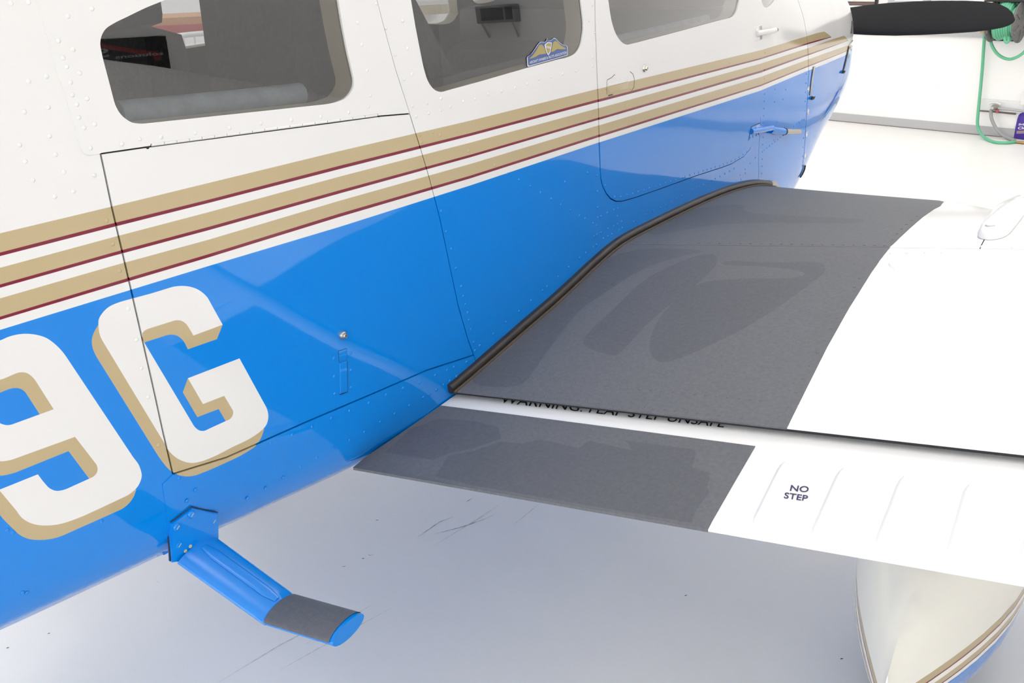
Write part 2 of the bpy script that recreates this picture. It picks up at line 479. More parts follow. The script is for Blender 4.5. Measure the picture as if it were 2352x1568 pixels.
def fus_px(P):
    """where lines of sight meet the fuselage skin, as (y, girth) coordinates"""
    D = rays(P); D /= np.linalg.norm(D, axis=1)[:, None]
    ts = np.linspace(0.3, 7.0, 500)
    G = fus_g(CAM + D[:, None, :] * ts[None, :, None])
    G = np.where(np.isfinite(G), G, 1e9)
    hit = (G[:, 1:] < 0) & (G[:, :-1] >= 0); any_ = hit.any(1)
    i = np.where(any_, hit.argmax(1), G.argmin(1) - 1)
    lo, hi = ts[np.clip(i, 0, 498)], ts[np.clip(i + 1, 0, 499)]
    for _ in range(40):
        m = (lo + hi) / 2; g = fus_g(CAM + D * m[:, None]); ins = g < 0
        hi = np.where(ins, m, hi); lo = np.where(ins, lo, m)
    t = np.where(any_, hi, ts[np.clip(G.argmin(1), 0, 499)])
    X = CAM + D * t[:, None]
    a, zt, zb, zc, nt, nb = fus_par(X[:, 1]); s = X[:, 2] - zc; b = np.where(s < 0, zc - zb, zt - zc)
    th = np.arctan2(s / b, (X[:, 0] - X0) / a)
    return np.c_[X[:, 1], th * VS]
def F(P, step=26, closed=False): return fus_px(densify(P, step, closed))

# ---- paint lines (stripe edges), read along the aircraft from the tail to the nose
SX = [0, 255, 480, 780, 1080, 1373, 1750, 1856]
ST = {
 'g1': [535.6, 474.7, 419.8, 346.8, 277, 204, 114.4, 82],   'm1': [579.8, 513.8, 458.2, 380.5, 305.8, 228.4, 132.1, 98.2],
 'w1': [588, 522.5, 465.8, 388.2, 312.2, 234.4, 135.4, 101.4], 'g2': [614.9, 545.8, 486.8, 405.4, 327.5, 248.8, 145.1, 110.4],
 'm2': [653.1, 581, 520.6, 436.8, 355.3, 270.4, 161.1, 124],  'w2': [660.8, 588.8, 528.3, 444.2, 361.2, 275.6, 165.8, 127.2],
 'g3': [685, 611.5, 550, 460.8, 376.5, 288.3, 175.5, 136.4],  'm3': [727.1, 649.8, 583.2, 490.3, 403.3, 310, 193.5, 150.8],
 'w3': [734.4, 657.6, 590.8, 498, 409.6, 315.6, 196.8, 153.4], 'b': [757.4, 679.2, 610.4, 520.8, 425.7, 327.8, 206.7, 162.2]}
EXT = {'g1': [(1878, 75.5), (1893, 72.5), (1900, 77), (1909, 84.5)], 'm1': [(1880, 91.5), (1909, 84.5)], 'w1': [(1880, 94.5), (1909, 85.5)],
 'g2': [(1900, 94), (1938, 82), (1943, 86), (1948, 92.5)], 'm2': [(1900, 109), (1935, 98), (1948, 92.5)], 'w2': [(1900, 111.5), (1948, 93.5)],
 'g3': [(1900, 120.5), (1947, 104.5)], 'm3': [(1900, 134), (1945, 116.5)], 'w3': [(1900, 136), (1944, 118)], 'b': [(1900, 145), (1943, 126)]}
LINE = {}
for k, ys in ST.items():
    L = F(list(zip(SX, ys)) + EXT[k], 18)
    p, q = L[0], L[12]
    sl = (q[1] - p[1]) / (q[0] - p[0])
    back = np.array([[y, p[1] + sl * (y - p[0])] for y in np.linspace(-2.2, p[0] - .05, 12)])
    L = np.r_[back, L]
    if k in ('g3', 'm3', 'w3', 'b'):
        e = L[-1]; L = np.r_[L, [[4.575, e[1] + (4.575 - e[0]) * .12]]]
    LINE[k] = L
def band(a, b): return np.r_[LINE[a], LINE[b][::-1]]
VBOT = -math.pi / 2 * VS
blue_poly = np.r_[LINE['b'], [[4.575, VBOT - .02], [-2.2, VBOT - .02]]]

# ---- registration letters on the baggage door and tail
def Z(pts, s, ox, oy): return [(ox + u / s, oy + v / s) for u, v in pts]
g_out = [(155, 370), (157, 310), (185, 262), (235, 215), (300, 185), (420, 150), (560, 112), (690, 72), (730, 61), (770, 56), (840, 58), (900, 75), (950, 105), (990, 145), (1010, 180),
 (1060, 270), (1106, 352), (882, 435), (850, 380), (820, 340), (790, 322), (750, 318), (720, 325), (545, 380), (510, 396), (490, 416), (506, 490), (875, 1110), (900, 1143), (930, 1163), (965, 1165),
 (1000, 1150), (1130, 1090), (1165, 1072), (1183, 1045), (1187, 1020), (1180, 1000), (1118, 897), (955, 960), (840, 762), (1235, 610), (1435, 975), (1452, 1020), (1455, 1070), (1440, 1120), (1400, 1165), (1330, 1215), (1180, 1290),
 (1020, 1370), (930, 1402), (870, 1411), (810, 1400), (750, 1370), (700, 1325), (660, 1260), (620, 1195), (200, 500), (165, 430)]
g_sh1 = [(155, 350), (120, 410), (105, 455), (103, 490), (110, 530), (135, 590), (165, 640), (595, 1330), (650, 1410), (700, 1465), (760, 1500), (820, 1512), (890, 1505), (960, 1480), (1100, 1420),
 (1280, 1330), (1365, 1270), (1395, 1230), (1425, 1150), (1380, 1140), (1180, 1260), (870, 1380), (750, 1330), (640, 1180), (240, 520), (200, 400)]
g_sh2 = [(480, 400), (545, 370), (720, 315), (750, 308), (800, 315), (830, 340), (860, 380), (890, 425), (1106, 352), (1062, 462), (840, 540), (800, 470), (775, 447), (745, 432), (715, 428), (670, 435), (507, 487), (480, 470)]
g_sh3 = [(840, 762), (800, 870), (912, 1060), (1075, 998), (1129, 1090), (1165, 1080), (1195, 1040), (1190, 1000), (1125, 890), (965, 950)]
n_out = [(0, 125), (60, 100), (130, 83), (200, 80), (260, 88), (320, 108), (380, 150), (430, 200), (480, 270), (920, 930), (960, 985), (977, 1030), (982, 1060), (975, 1095), (955, 1135), (925, 1168), (870, 1205), (700, 1285), (530, 1360), (430, 1393),
 (330, 1407), (260, 1403), (200, 1385), (150, 1352), (110, 1300), (0, 1168), (-8, 1161), (262, 1053), (310, 1115), (345, 1150), (390, 1167), (430, 1163), (470, 1150), (620, 1082), (655, 1062), (675, 1030), (675, 1005), (665, 980), (520, 793), (100, 945), (50, 958), (0, 962),
 (-60, 945), (-110, 900), (-150, 840), (-470, 360), (-480, 300), (-440, 240), (-350, 210)]
n_hole = [(0, 397), (100, 358), (130, 348), (160, 346), (190, 353), (215, 370), (250, 410), (372, 602), (90, 705), (50, 712), (15, 705), (-40, 670), (-70, 640), (-230, 420), (-225, 390), (-200, 375), (-170, 385)]
n_sh1 = [(0, 397), (100, 358), (130, 348), (160, 346), (190, 353), (215, 370), (250, 410), (372, 602), (275, 637), (180, 490), (165, 474), (140, 460), (100, 455), (60, 463), (0, 487), (-120, 500), (-190, 470), (-230, 420), (-200, 375)]
n_sh2 = [(520, 783), (672, 975), (685, 1020), (665, 1060), (618, 1083), (475, 892), (120, 1035), (60, 1053), (0, 1062), (-80, 1045), (-150, 990), (-520, 460), (-470, 360), (-150, 830), (-60, 935), (0, 952), (100, 935)]
n_sh3 = [(-8, 1155), (-45, 1270), (0, 1335), (110, 1450), (150, 1480), (200, 1500), (270, 1507), (370, 1497), (450, 1470), (830, 1300), (890, 1257), (925, 1210), (945, 1155), (870, 1190), (530, 1340), (330, 1390), (200, 1370), (120, 1300)]
LET_W = [F(curved(Z(g_out, 3.337, 180, 640)), 20, True)]
LET_G = [F(curved(Z(q, 3.337, 180, 640)), 20, True) for q in (g_sh1, g_sh2, g_sh3)]
N_OUT = F(curved(Z(n_out, 3.0167, 0, 740)), 20, True); N_HOLE = F(curved(Z(n_hole, 3.0167, 0, 740)), 20, True)
N_SH = [F(curved(Z(q, 3.0167, 0, 740)), 20, True) for q in (n_sh1, n_sh2, n_sh3)]

# ---- windows
def soft(P, k=2):
    P = np.asarray(P, float)
    for _ in range(k):
        Q = np.roll(P, -1, 0); P = np.stack([.75 * P + .25 * Q, .25 * P + .75 * Q], 1).reshape(-1, 2)
    return P
W1 = [(378, 0), (338, 16), (290, 39), (258, 55), (242, 66), (233, 80), (229, 98), (232, 120), (240, 153), (249, 187), (261, 233), (267, 248), (276, 262), (288, 273), (302, 281), (318, 283.5), (345, 282), (440, 272), (600, 255), (740, 240),
      (775, 233), (793, 225), (804, 213), (811, 198), (812, 185), (808, 165), (796, 112), (785, 55), (776, 0), (764, -60), (758, -80), (740, -95), (700, -98), (600, -78), (480, -40)]
W2 = [(944, 0), (954, 60), (966, 122), (976, 166), (982, 184), (991, 199), (1001, 208), (1012, 211), (1030, 207), (1100, 188), (1200, 159), (1280, 137), (1308, 130), (1322, 122), (1332, 107), (1337, 88), (1340, 65), (1338, 35), (1334, 0), (1325, -70), (1318, -110), (1300, -135), (1270, -148), (1000, -118), (950, -108), (936, -90), (936, -60)]
W3 = [(1396, 0), (1400, 27), (1405, 53), (1412, 74), (1421, 90), (1430, 99), (1438, 102.5), (1450, 100.5), (1480, 93), (1560, 72), (1640, 50), (1674, 41.5), (1684, 36), (1691, 25), (1695, 10), (1697, 0), (1690, -70), (1680, -92), (1650, -104), (1430, -118), (1400, -108), (1390, -80), (1391, -40)]
W4 = [(1747, -6), (1752, 10), (1756, 16.5), (1760, 17.5), (1766, 14.5), (1774, 7), (1779, 0), (1800, -50), (1815, -95), (1745, -90), (1735, -60)]
WIN = [F(curved(w, 4), 14, True) for w in (W1, W2, W3, W4)]

# ---- seams between skin panels
S_BAGA = [(231, 352), (236, 375), (258, 480), (300, 660), (350, 880), (373, 985), (397, 1088)]
S_BAGF = [(860, -20), (880, 58), (908, 160), (941, 262), (967, 345), (985, 405), (1010, 500), (1030, 595), (1052, 700), (1075, 780), (1088, 815), (1098, 850)]
S_HINGE = [(231, 353), (345, 336.5), (868, 267), (941, 261)]
S_BAGB = [(397, 1088), (520, 1050), (700, 970), (860, 902), (980, 850), (1088, 815)]
S_DOOR = [(1364, -120), (1367, 60), (1371, 170), (1374, 240), (1376, 330), (1378, 385), (1379.5, 410), (1384, 428), (1392, 444), (1402, 456), (1414, 462), (1428, 462), (1460, 453), (1520, 432), (1600, 403), (1660, 383.5), (1680, 376), (1708, 359), (1722, 343), (1731, 325), (1737, 305), (1742, 280)]
S_FWD = [(1722, -60), (1732, 0), (1742, 45), (1748, 75), (1750.5, 110), (1750, 160), (1748, 220), (1746, 290), (1743, 340), (1742, 420), (1741, 440)]
S_COWL = [(1805, -80), (1832, 0), (1844, 35), (1852, 75), (1856, 120), (1857, 165), (1855, 215), (1850, 300), (1847, 350), (1842, 388), (1838, 404)]
S_PLATE = [(70, -60), (85, 0), (98, 42), (120, 130), (150, 225), (172, 295), (184, 338), (190, 350), (202, 356.5), (231, 352)]
S_PATCH = [(397, 1088), (372, 1112), (380, 1165), (393, 1300)]
S_UP = [(-40, 72), (0, 63), (50, 52), (98, 42)]
def ext(L, a=None, b=None):
    if a is not None: L = np.r_[[a], L]
    if b is not None: L = np.r_[L, [b]]
    return L
BA, BF, HI, BB = F(S_BAGA), F(S_BAGF), F(S_HINGE), F(S_BAGB)
DO, FW, CO, PL, PT, UP = F(S_DOOR), F(S_FWD, 14), F(S_COWL, 12), F(S_PLATE), F(S_PATCH), F(S_UP)
VTOP = math.pi / 2 * VS
BF = ext(BF, (BF[0][0] - .06, VTOP - .01), (BF[-1][0] + .05, VBOT + .01))
FW = ext(FW, (FW[0][0] - .05, VTOP - .01), (FW[-1][0] + .03, VBOT + .01))
CO = ext(CO, (CO[0][0] - .06, VTOP - .01), (CO[-1][0] + .02, VBOT + .01))
PT = ext(PT, None, (PT[-1][0], VBOT + .01))
PL = ext(PL, (PL[0][0] - .05, VTOP - .01))
_dr = F([(1364, -120), (1733, -110)])
DO_RING = np.r_[DO, FW[(FW[:, 1] > DO[-1][1]) & (FW[:, 1] < .3)][::-1]]
GAPS = [(BA, .0013), (BF, .0009), (HI, .0008), (BB, .0009), (DO, .0011), (FW, .0010), (CO, .0013)]
STEPS = [PL, PT, UP]              # lapped sheet edges, no gap

def side(L, P):                   # > 0 where P lies nose-ward of a seam that runs from top to bottom
    o = np.argsort(L[:, 1]); return P[:, 0] - np.interp(P[:, 1], L[o, 1], L[o, 0])
def above(L, P):
    o = np.argsort(L[:, 0]); return P[:, 1] - np.interp(P[:, 0], L[o, 0], L[o, 1])

gx = np.r_[np.arange(-2.2, 0.4, .16), np.arange(.44, 3.3, .07), np.arange(3.33, 4.5, .05), [4.5, 4.53, 4.555, 4.575]]
gv = np.r_[np.linspace(VBOT, -.50, 9), np.linspace(-.46, .46, 25), np.linspace(.5, VTOP, 9)]
GP = np.array([(a, b) for a in gx for b in gv])
GP = GP + np.random.RandomState(3).uniform(-.004, .004, GP.shape) * ((GP[:, :1] > -2.1) & (GP[:, :1] < 4.5) & (np.abs(GP[:, 1:]) < .8))
frame_ring = np.array([(-2.2, VBOT), (4.575, VBOT), (4.575, VTOP), (-2.2, VTOP)])
HG = F([(343, 338.3), (480, 320.8), (620, 302.3), (760, 283.8), (868, 268.8), (867, 260.8), (760, 275.5), (620, 293.8), (480, 311.8), (345, 329.5)], 20, True)
gap_rings = [ribbon(L, w) for L, w in GAPS] + [HG]
P, T = triangulate(GP, [LINE[k] for k in LINE] + [PL, PT, UP], gap_rings + LET_W + LET_G + [N_OUT, N_HOLE] + N_SH + WIN)
C = P[T].mean(1); C_F = C
ok = (C[:, 0] > -2.2) & (C[:, 0] < 4.575) & (np.abs(C[:, 1]) < VTOP)
win_id = np.full(len(T), -1)
for i, w in enumerate(WIN): win_id[in_poly(C, w)] = i
gap = np.zeros(len(T), bool)
for g in gap_rings: gap |= in_poly(C, g)
gap &= win_id < 0
# paint
paint = np.zeros(len(T), int)                                    # 0 white 1 gold 2 maroon 3 blue
paint[in_poly(C, blue_poly)] = 3
for a, b, k in (('g1', 'm1', 1), ('m1', 'w1', 2), ('g2', 'm2', 1), ('m2', 'w2', 2), ('g3', 'm3', 1), ('m3', 'w3', 2)):
    paint[in_poly(C, band(a, b))] = k
base = paint.copy()
for q in LET_G + N_SH: paint[in_poly(C, q)] = 1
paint[in_poly(C, N_OUT) & ~in_poly(C, N_HOLE)] = 0
for q in LET_W: paint[in_poly(C, q)] = 0
PAINTS = ['white_paint', 'gold_paint', 'maroon_paint', 'blue_paint']
# panels
pan = np.full(len(T), 0)
bf, fw, co = side(BF, C), side(FW, C), side(CO, C)
pan[bf > 0] = 3; pan[fw > 0] = 5; pan[co > 0] = 6
pan[in_poly(C, DO_RING) & (fw < 0)] = 4
aft = bf <= 0
ba = side(np.r_[PL[:-1], BA], C)
hi, bb = above(HI, C), above(BB, C)
pan[aft & (ba > 0) & (hi > 0)] = 1
pan[aft & (side(BA, C) > 0) & (hi <= 0) & (bb > 0) & (C[:, 0] > BA[:, 0].min() - .02)] = 2
pan[aft & (side(np.r_[BA[-1:], PT], C) > 0) & (bb <= 0) & (C[:, 1] < BA[-1][1] + .3) & (C[:, 0] > PT[:, 0].min() - .01)] = 7
NAMES = ['aft_fuselage_panel', 'window_panel', 'baggage_door', 'middle_fuselage_panel', 'cabin_door', 'forward_fuselage_panel', 'engine_cowling', 'lower_fuselage_panel']
PLABEL = ['white, striped and blue tail panel with a white gold-shadowed 9', 'white panel around the aftmost side window', 'baggage door carrying a white gold-shadowed G', 'striped panel behind the cabin door', 'cabin door above the wing with chrome lock', None, 'nose cowling where the stripes end', None]
LIFT = [0, .0012, 0, 0, .0010, 0, .0006, .0010]
PANEL = {}
for i, nm in enumerate(NAMES):
    s = ok & (pan == i) & (win_id < 0) & ~gap
    if s.sum() == 0: print('EMPTY PANEL', nm); continue
    PANEL[nm] = skin(nm, fus, P, T[s], paint[s], PAINTS, plane, rim=.006, lift=LIFT[i])
    if PLABEL[i]: PANEL[nm]['label'] = PLABEL[i]
# joint liner a little below the gaps
s = ok & gap
skin('panel_joint', fus, P, T[s], np.zeros(s.sum(), int), ['dark_gap'], plane, rim=0, lift=-.004)
# port side: same section, its own three windows
def stretch(Wn, y0, y1):
    Wn = Wn.copy(); lo, hi = Wn[:, 0].min(), Wn[:, 0].max(); Wn[:, 0] = y0 + (Wn[:, 0] - lo) / (hi - lo) * (y1 - y0); return Wn
WINP = [WIN[0], stretch(WIN[1], 1.28, 2.02), stretch(WIN[2], 2.10, 2.92), WIN[3] + [.12, .03]]
PP, TP = triangulate(GP, [LINE[k] for k in LINE], WINP)
CP = PP[TP].mean(1); okp = (CP[:, 0] > -2.2) & (CP[:, 0] < 4.575) & (np.abs(CP[:, 1]) < VTOP)
winp = np.full(len(TP), -1)
for i, w in enumerate(WINP): winp[in_poly(CP, w)] = i
bp_ = np.where(in_poly(CP, blue_poly), 3, 0)
for a, c_, k in (('g1', 'm1', 1), ('m1', 'w1', 2), ('g2', 'm2', 1), ('m2', 'w2', 2), ('g3', 'm3', 1), ('m3', 'w3', 2)): bp_[in_poly(CP, band(a, c_))] = k
s = okp & (winp < 0)
skin('port_fuselage_side', fus, PP, TP[s], bp_[s], PAINTS, plane, rim=.006, mirror=X0)
s = okp & (winp < 0) & (CP[:, 0] > .35) & (CP[:, 0] < 3.0)
skin('cabin_lining', fus, PP, TP[s], np.zeros(s.sum(), int), ['lining'], plane, rim=0, lift=-.034, mirror=X0)
CABIN = ok & (C[:, 0] > .35) & (C[:, 0] < 3.0)
WNAMES = ['aft', 'middle', 'door', 'windshield']
WPAR = ['window_panel', 'middle_fuselage_panel', 'cabin_door', 'forward_fuselage_panel']
s = CABIN & (win_id < 0)
skin('cabin_lining', fus, P, T[s], np.zeros(s.sum(), int), ['lining'], plane, rim=0, lift=-.034)
PANE = []
for i in range(4):
    s = win_id == i
    o = skin('window_pane', fus, P, T[s], np.zeros(s.sum(), int), ['window_glass'], PANEL[WPAR[i]], rim=0, lift=-.0025)
    o['label'] = ['tinted aft side window', 'tinted middle side window with a membership decal', 'tinted cabin door window', 'lower corner of the windshield'][i]
    PANE.append(o)
    s = winp == i
    skin('port_window_pane', fus, PP, TP[s], np.zeros(s.sum(), int), ['window_glass'], plane, rim=0, lift=-.0025, mirror=X0)
    # tan reveal around the opening
    for mir in (None, X0):
        W = WIN[i] if mir is None else WINP[i]; X, N = fus(W); n = len(W)
        A, B = X - N * .003, X - N * .04
        if mir is not None:
            A, B = A.copy(), B.copy(); A[:, 0] = 2 * mir - A[:, 0]; B[:, 0] = 2 * mir - B[:, 0]
        mesh_obj('window_trim', list(A) + list(B), [(k, (k + 1) % n, n + (k + 1) % n, n + k) for k in range(n)], 'tan_trim', plane if mir is not None else PANEL[WPAR[i]], smooth=True)
# ------------------------------------------------------------------ wing surface in (x, w): w = distance from the trailing edge, then angle round the nose
YTE, XR, ZR, DIH = 1.145, -1.033, 0.70, 0.1175
PD, PZ = [0, .12, .23, .5, .843, .95], [0, .032, .061, .133, .203, .2055]
NW = 0.7
def wing_D(x): return np.interp(x, [-1.3, -.965, -.36, 0.0, 3.8], [2.06, 2.0, 1.62, 1.585, 1.55])
def zte(x): return ZR + DIH * (x - XR)
def wing_xyz(uv):
    x, w = uv[:, 0], uv[:, 1]; D = wing_D(x)
    ph = np.clip((w - .9) / NW, 0, math.pi / 2); s = np.sin(ph)
    d = np.where(w < .9, w, .9 + (D - .9) * s)
    zr = pchip(np.minimum(w, .9), PD, PZ); z9 = float(pchip(np.array([.9]), PD, PZ)[0])
    z = np.where(w < .9, zr, .055 + (z9 - .055) * np.sqrt(np.maximum(1 - s ** 3, 0)))
    return np.c_[x, YTE + d, zte(x) + z]
def num_surf(fn):
    def S(uv):
        uv = np.asarray(uv, float); h = 1e-3
        X = fn(uv); du = fn(uv + [h, 0]) - fn(uv - [h, 0]); dv = fn(uv + [0, h]) - fn(uv - [0, h])
        N = np.cross(du, dv); N /= np.maximum(np.linalg.norm(N, axis=1), 1e-12)[:, None]
        N[N[:, 2] < 0] *= 1
        return X, N
    return S
wing = num_surf(wing_xyz)
def flap_xyz(uv):
    x, d = uv[:, 0], uv[:, 1]
    z = pchip(np.minimum(d, .9), PD, PZ) - .0155 * np.clip(d / .23, 0, 2) ** 1.3
    z = z - np.where(d > .25, ((d - .25) / .09) ** 2 * .03, 0)
    return np.c_[x, YTE + d, zte(x) + z]
flap = num_surf(flap_xyz)
def hgt_px(P, hf, tmax=8):
    """lines of sight against a height field hf(x, y); first meeting point"""
    D = rays(P); D /= np.linalg.norm(D, axis=1)[:, None]
    ts = np.linspace(.4, tmax, 700)
    X = CAM + D[:, None, :] * ts[None, :, None]
    G = X[..., 2] - hf(X[..., 0], X[..., 1])
    hit = (G[:, 1:] < 0) & (G[:, :-1] >= 0); any_ = hit.any(1)
    i = np.where(any_, hit.argmax(1), np.clip(np.abs(G).argmin(1), 0, 698))
    lo, hi = ts[i], ts[i + 1]
    for _ in range(40):
        m = (lo + hi) / 2; X = CAM + D * m[:, None]; ins = X[:, 2] < hf(X[:, 0], X[:, 1])
        hi = np.where(ins, m, hi); lo = np.where(ins, lo, m)
    t = np.where(any_, hi, ts[np.clip(np.abs(G).argmin(1), 0, 699)])
    return CAM + D * t[:, None]
def wing_h(x, y):
    sh = np.shape(x); x, d = np.ravel(x), np.ravel(y) - YTE; D = wing_D(x)
    s = np.clip((d - .9) / (D - .9), 0, 1); w = np.where(d < .9, d, .9 + NW * np.arcsin(s))
    z = wing_xyz(np.c_[x, w])[:, 2]
    z = np.where((d < 0), -5, np.where(d > D, -5 * (d - D) / .5, z))
    return z.reshape(sh)
def wing_px(P):
    X = hgt_px(P, wing_h); d = X[:, 1] - YTE; D = wing_D(X[:, 0])
    s = np.clip((d - .9) / (D - .9), 0, 1)
    return np.c_[X[:, 0], np.where(d < .9, d, .9 + NW * np.arcsin(s))]
def flap_h(x, y):
    sh = np.shape(x); x, d = np.ravel(x), np.ravel(y) - YTE
    z = flap_xyz(np.c_[x, np.clip(d, -.05, .4)])[:, 2]
    return np.where((d < -.01) | (d > .4), -5, z).reshape(sh)
def flap_px(P):
    X = hgt_px(P, flap_h); return np.c_[X[:, 0], X[:, 1] - YTE]
def W(P, step=26, closed=False): return wing_px(densify(P, step, closed))
def FL(P, step=26, closed=False): return flap_px(densify(P, step, closed))
def fus_x(y, z):
    y, z = np.atleast_1d(np.asarray(y, float)), np.atleast_1d(np.asarray(z, float))
    a, zt, zb, zc, nt, nb = fus_par(y); s = z - zc; n = np.where(s < 0, nb, nt); b = np.where(s < 0, zc - zb, zt - zc)
    return X0 + a * np.maximum(1 - np.abs(s / b) ** n, 0) ** (1 / n)
def root_x(w, fn):
    w = np.asarray(w, float); x = np.full(len(w), -1.0)
    for _ in range(12):
        X = fn(np.c_[x, w]); x = fus_x(X[:, 1], np.maximum(X[:, 2], .705))
    return x
W_MAX = .9 + NW * math.pi / 2
LIP = .232
XTIP = 3.75
wl = np.r_[np.linspace(LIP, .9, 12), np.linspace(.95, W_MAX, 18)]
rootL = np.c_[root_x(wl, wing_xyz) - .01, wl]
# measured lines
SEAM = W([(1400, 559.5), (1420, 560), (1700, 564.5), (2043, 569), (2250, 573), (2352, 575)], 40)
ws = float(np.median(SEAM[:, 1])); print('seam w', ws, SEAM[:, 1].min(), SEAM[:, 1].max())
EDGE_A = W([(1805, 988), (1850, 897), (1900, 797), (1950, 708), (2000, 628), (2025, 592), (2043, 570.5)], 30)
EDGE_F = W([(2043, 568), (2090, 524), (2120, 498), (2146, 480), (2160, 473)], 14)
print('edge', EDGE_A[[0, -1]], EDGE_F[[0, -1]])
EDGE_A[0, 1] = LIP - .0008; EDGE_A[-1, 1] = ws - .0008
EDGE_F[0, 1] = ws + .0008
_e = EDGE_F[-1]; EDGE_F = np.r_[EDGE_F, [[_e[0] - .01, min(_e[1] + .12, W_MAX - .02)], [_e[0] - .01, W_MAX - .02]]]
TANK = W([(2249.6, 573), (2255, 561), (2261, 550), (2275, 520), (2290, 497), (2300, 485)], 20)
TANK[0, 1] = ws + .0008
TANK = np.r_[TANK, [[TANK[-1][0], W_MAX - .01]]]
def grid(x0, x1, nx, ws_): return np.array([(a, b) for a in np.linspace(x0, x1, nx) for b in ws_])
def sheet(name, surf, ring, inner, mats, pick, parent, lift=0, rim=.0015, pts=None, lines=()):
    P, T = triangulate(pts if pts is not None else [], list(lines), [ring] + list(inner))
    C = P[T].mean(1); k = in_poly(C, ring); T, C = T[k], C[k]
    return skin(name, surf, P, T, pick(C), mats, parent, rim=rim, lift=lift)
def inside_pts(ring, dx=.09, dw=.05):
    lo, hi = ring.min(0), ring.max(0)
    G = np.array([(a, b) for a in np.arange(lo[0] + dx / 2, hi[0], dx) for b in np.arange(lo[1] + dw / 2, hi[1], dw)])
    return G[in_poly(G, ring)] if len(G) else []
xs_long = np.r_[np.linspace(-.9, .4, 14), np.linspace(.7, XTIP, 11)]
zero = lambda C: np.zeros(len(C), int)
rA = rootL[rootL[:, 1] <= ws]; rF = rootL[rootL[:, 1] > ws]
ring_main = np.r_[[(a, LIP) for a in xs_long], [(XTIP, w) for w in np.linspace(LIP + .04, ws - .04, 8)], [(a, ws - .0010) for a in xs_long[::-1]], [(rA[-1][0], ws - .0010)], rA[::-1]]
main = sheet('wing_main_panel', wing, ring_main, [], ['wing_white'], zero, plane, rim=.0016, pts=inside_pts(ring_main, .14, .05))
main['label'] = 'white upper wing skin behind the joint'
tx = TANK[:, 0].mean()
xsn = xs_long[xs_long < tx - .03]; xst = xs_long[xs_long > tx + .03]
ring_nose = np.r_[[(rF[0][0], ws + .0010)], [(a, ws + .0010) for a in xsn], TANK - [.0010, 0], [(a, W_MAX - .01) for a in xsn[::-1]], rF[::-1]]
nose = sheet('wing_nose_panel', wing, ring_nose, [], ['wing_white'], zero, plane, rim=.0016, pts=inside_pts(ring_nose, .14, .05))
nose['label'] = 'white leading edge skin inboard of the tank panel'
ring_tank = np.r_[TANK[::-1] + [.0010, 0], [(a, ws + .0010) for a in xst], [(XTIP, w) for w in np.linspace(ws + .04, W_MAX - .04, 18)], [(a, W_MAX - .01) for a in xst[::-1]]]
tank = sheet('tank_panel', wing, ring_tank, [], ['wing_white'], zero, plane, rim=.0016, pts=inside_pts(ring_tank, .14, .05))
tank['label'] = 'white fuel tank panel on the leading edge'
# joint liner, lower skin, cove wall and tip of the wing
L = [(a, w) for w in (ws - .004, ws + .004) for a in xs_long]; n = len(xs_long)
X, N = wing(np.array(L)); X = X - N * .003
V, Fc = list(X), [(k, k + 1, n + k + 1, n + k) for k in range(n - 1)]
X, N = wing(TANK); s0 = len(V); e = np.array([.004, 0, 0]); V += list(X - N * .003 - e) + list(X - N * .003 + e); m = len(TANK)
Fc += [(s0 + k, s0 + k + 1, s0 + m + k + 1, s0 + m + k) for k in range(m - 1)]
mesh_obj('panel_joint', V, Fc, 'dark_gap', plane)
xw = np.r_[[-1.06], np.linspace(-.9, XTIP, 20)]
def lower_xyz(x, q):      # q 0..1 from leading edge to the cove
    D = wing_D(x); d = D + (.30 - D) * q
    return np.c_[x, YTE + d, zte(x) + .055 - .105 * np.sin(np.minimum(q * 3.2, math.pi / 2)) * (1 - .35 * q)]
qs = np.linspace(0, 1, 16) ** 1.6
V = []; Fc = []
for q in qs: V += list(lower_xyz(xw, q))
n = len(xw)
for i in range(len(qs) - 1): Fc += [(i * n + k, (i + 1) * n + k, (i + 1) * n + k + 1, i * n + k + 1) for k in range(n - 1)]
V += [(x, YTE + .345, zte(x) + .088) for x in xw]; i = len(qs) - 1
mesh_obj('wing_lower_skin', V, Fc, 'wing_white', plane, smooth=True)
V2 = [v for v in lower_xyz(xw, 1.0)] + [(x, YTE + .345, zte(x) + .091) for x in xw]
mesh_obj('flap_cove', V2, [(k, n + k, n + k + 1, k + 1) for k in range(n - 1)], 'dark_gap', plane)
tipu = wing(np.array([(XTIP, w) for w in np.linspace(LIP, W_MAX, 24)]))[0]; tipl = np.concatenate([lower_xyz(np.array([XTIP]), q) for q in qs])
mesh_obj('wing_tip', list(tipu) + list(tipl), [tuple(range(len(tipu) + len(tipl)))], 'wing_white', plane)
# simple port wing
V, Fc = [], []
wq = np.r_[np.linspace(0, .9, 8), np.linspace(1.0, W_MAX, 12)]
pu = [wing_xyz(np.c_[xw, np.full(n, w)]) for w in wq] + [lower_xyz(xw, q) for q in qs[1:]] 
for r in pu: V += [(2 * X0 - a, b, c) for a, b, c in r]
for i in range(len(pu) - 1): Fc += [(i * n + k, i * n + k + 1, (i + 1) * n + k + 1, (i + 1) * n + k) for k in range(n - 1)]
Fc += [((len(pu) - 1) * n + k, (len(pu) - 1) * n + k + 1, k + 1, k) for k in range(n - 1)]
mesh_obj('port_wing', V, Fc, 'wing_white', plane, smooth=True)

